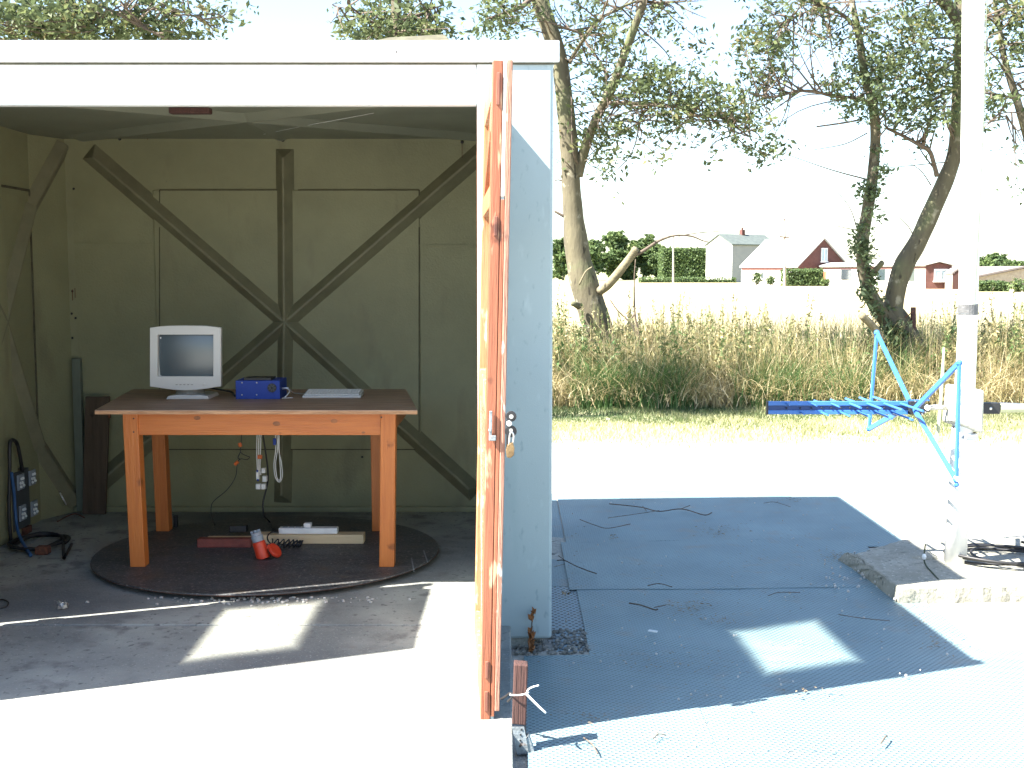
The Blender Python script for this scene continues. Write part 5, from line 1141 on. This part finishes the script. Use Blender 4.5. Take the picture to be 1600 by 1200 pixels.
for px, py, w, h, Y, lab in far_bush:
    b0 = at(px, py, Y); b0.z = 0; t = thing('garden_bush', b0, lab, 'bush'); wm, hm = pxm(w, Y), pxm(h+8, Y)
    MB().tube([b0, b0+Vector((0,0,hm*.5))], .06, 5).build('stem', M['twig'], t)
    leaves(t, 'foliage', 'farleaves', [(b0+Vector((0,0,hm*.5)), (wm*.5, wm*.4, hm*.45), 110, 7)], .2, int(px), .3)

def house(name, label, cx, cy, rot, L_, Wd, eave, ridge, wall, gable, roofm, wins, chim=None, over=.25, z0=0, hip=False, cat='house'):
    """local frame: ridge along +x (length L_), gable end at x=0 facing -x ; front eave side faces -y. (cx,cy) = corner x=0,y=0"""
    h = thing(name, (cx, cy, 0), label, cat)
    Mx = Matrix.Translation((cx, cy, 0)) @ Matrix.Rotation(rot, 4, 'Z')
    def T_(*p): return Mx @ Vector(p)
    MB().add([T_(0,0,0), T_(L_,0,0), T_(L_,Wd,0), T_(0,Wd,0), T_(0,0,eave), T_(L_,0,eave), T_(L_,Wd,eave), T_(0,Wd,eave)], [(0,1,5,4),(2,3,7,6)]+[(4,5,6,7)]).build('wall', wall, h)
    for xx in (0, L_):
        e = -.02 if xx == 0 else .02
        if hip: MB().add([T_(xx,0,0), T_(xx,Wd,0), T_(xx,Wd,eave), T_(xx,0,eave)], [(0,1,2,3)]).build('end_wall', gable, h)
        else: MB().add([T_(xx,0,0), T_(xx,Wd,0), T_(xx,Wd,eave), T_(xx,Wd/2,ridge), T_(xx,0,eave)], [(0,1,2,3,4)]).build('gable_wall', gable, h)
    th = .16; o = over; sl = (ridge-eave)/(Wd/2); hi = Wd*.45 if hip else -over
    for s in (0, 1):
        ye, yr = (-o, Wd/2) if s == 0 else (Wd+o, Wd/2)
        ze = eave-sl*o+.05
        A_ = [T_(-o,ye,ze), T_(L_+o,ye,ze), T_(L_-hi,yr,ridge+.08), T_(hi,yr,ridge+.08)]
        up = Vector((0,0,th)); MB().hexa(A_+[p+up for p in A_]).build('roof', roofm, h)
    if hip:
        for s in (0, 1):
            xx = -o if s == 0 else L_+o; xr = hi if s == 0 else L_-hi; ze = eave-sl*o+.05
            A_ = [T_(xx,-o,ze), T_(xx,Wd+o,ze), T_(xr,Wd/2,ridge+.07)]; up = Vector((0,0,th))
            MB().add(A_+[p+up for p in A_], [(0,2,1),(3,4,5),(0,1,4,3),(1,2,5,4),(2,0,3,5)]).build('hip_roof', roofm, h)
    for face, u, z, w, hh, fm, pm_ in wins:     # face 'f' = eave side, 'g' = gable end
        if face == 'b': c = lambda a, b_, d: T_(u+a, Wd+.02+d, z+b_)
        elif face == 'f': c = lambda a, b_, d: T_(u+a, -.02-d, z+b_)
        else: c = lambda a, b_, d: T_(-.02-d, Wd-u-a, z+b_)
        def bx(a0, a1, b0, b1, d0, d1, name_, mat, par): return MB().hexa([c(a0,b0,d0), c(a1,b0,d0), c(a1,b0,d1), c(a0,b0,d1), c(a0,b1,d0), c(a1,b1,d0), c(a1,b1,d1), c(a0,b1,d1)]).build(name_, mat, par)
        if fm is None: bx(0, w, 0, hh, 0, .06, 'door', pm_, h); continue
        if fm is False: bx(0, w, 0, hh, 0, .05, 'window', pm_, h); continue
        wv = bx(0, w, 0, hh, -.01, .03, 'window', pm_, h); t_ = .09
        for q in ((0,t_,0,hh),(w-t_,w,0,hh),(t_,w-t_,0,t_),(t_,w-t_,hh-t_,hh),(w/2-t_/2,w/2+t_/2,t_,hh-t_)): bx(*q, .031, .09, 'frame', fm, wv)
        bx(-.08, w+.08, -.12, -.01, -.01, .14, 'sill', fm, wv)
    if chim:
        for (ux, s) in chim:
            q = [T_(ux+a, Wd/2+b_, z) for z in (ridge-.3, ridge+.9) for a, b_ in ((-s,-s),(s,-s),(s,s),(-s,s))]
            ch = MB().hexa(q).build('chimney', M['brick'], h); q2 = T_(ux, Wd/2, ridge+.9); MB().tube([q2, q2+Vector((0,0,.35))], s*.5, 8).build('chimney_pot', M['brick'], ch)
    return h
fr_ = M['frame']
# tall white house: lit end faces left, eave side carries its shade in the wall colour
def corner(px, Y): q = at(px, 440, Y); return q.x, q.y
def cX(px, Y): return (px-800)/F*Y*1.0
house('farmhouse', 'tall white rendered house with grey shaded side and small chimney', cX(1142,176), 176, math.radians(34), 9.0, 5.4, 5.4, 6.8, M['shadedwall'], M['render'], M['slate'],
      [('g', 2.2, 3.6, .5, .9, fr_, M['pane']), ('g', 3.2, .8, .4, .6, fr_, M['pane']), ('f', 5.4, 3.5, .8, .7, fr_, M['paneblue'])], chim=[(4.6, .3)], over=.2)
ct_ = house('brick_cottage', 'cottage with tall dark brick gable and long pale roof slope', cX(1322,140), 140, math.radians(120), 9.5, 7.6, 2.1, 5.15, M['render'], M['brick'], M['slatelight'],
      [('g', 3.4, 2.7, .95, 1.5, fr_, M['paneblue']), ('b', 1.2, .7, 1.3, .8, fr_, M['pane']), ('b', 5.4, .7, 1.2, .8, fr_, M['pane'])], over=.16)
Mc = Matrix.Translation((cX(1322,140), 140, 0)) @ Matrix.Rotation(math.radians(120), 4, 'Z')
MB().box(.05, 9.4, 7.62, 7.66, 1.72, 2.08, Mc).build('brick_band', M['brick'], ct_)
bg_ = house('bungalow', 'long low pale bungalow with dark brick end wall and small windows', cX(1443,106)+2.3, 106, math.radians(92), 33, 2.3, 2.05, 2.3, M['render'], M['brick'], M['slatelight'],
      [('g', .75, .75, 1.2, 1.0, fr_, M['paneblue']), ('b', 10.2, .7, 2.2, 1.05, False, M['pane']), ('b', 20.5, .7, 3.4, 1.05, False, M['pane']), ('b', 2.5, .7, 1.2, 1.05, False, M['pane']), ('b', 29.5, .05, 3.2, 1.5, None, M['orangedoor'])], over=.2)
Mb = Matrix.Translation((cX(1443,106)+2.3, 106, 0)) @ Matrix.Rotation(math.radians(92), 4, 'Z')
MB().box(.0, 32.9, 2.305, 2.33, 1.78, 1.98, Mb).build('gutter_board', M['brick'], bg_)
house('barn', 'low open barn with a pale rusty corrugated roof at the right edge', cX(1665,112), 112, math.radians(100), 12, 9, 1.0, 1.8, M['poletimber'], M['poletimber'], M['sheetroof'], [], over=.3, cat='barn')
house('garden_shed', 'small dark timber shed at the end of the bungalow', cX(1502,104), 104, math.radians(92), 1.6, .9, 1.3, 1.6, M['poletimber'], M['darkwood'], M['sheetroof'], [], over=.05, cat='shed')
for px, pt_, pb_, Y, lab in ((1052, 372, 440, 168, 'timber utility pole in front of the clipped far hedge'), (1226, 345, 446, 126, 'taller utility pole with a crossarm in front of the cottage')):
    b0 = at(px, pb_, Y); b0.z = 0; u = thing('utility_pole', b0, lab, 'utility pole'); tp_ = at(px, pt_, Y)
    MB().tube([b0, tp_], [.16, .10], 8).build('pole', M['poletimber'], u)
    if Y < 150:
        z = tp_.z-1.6; MB().bar((tp_.x-.5, Y-.12, z), (tp_.x+.5, Y-.12, z-.15), .1, .1).build('crossarm', M['darkwood'], u)
    MB().tube([tp_+Vector((0,0,-.1)), tp_+Vector((0,0,.25))], .06, 6).build('insulator', M['darkwood'], u)
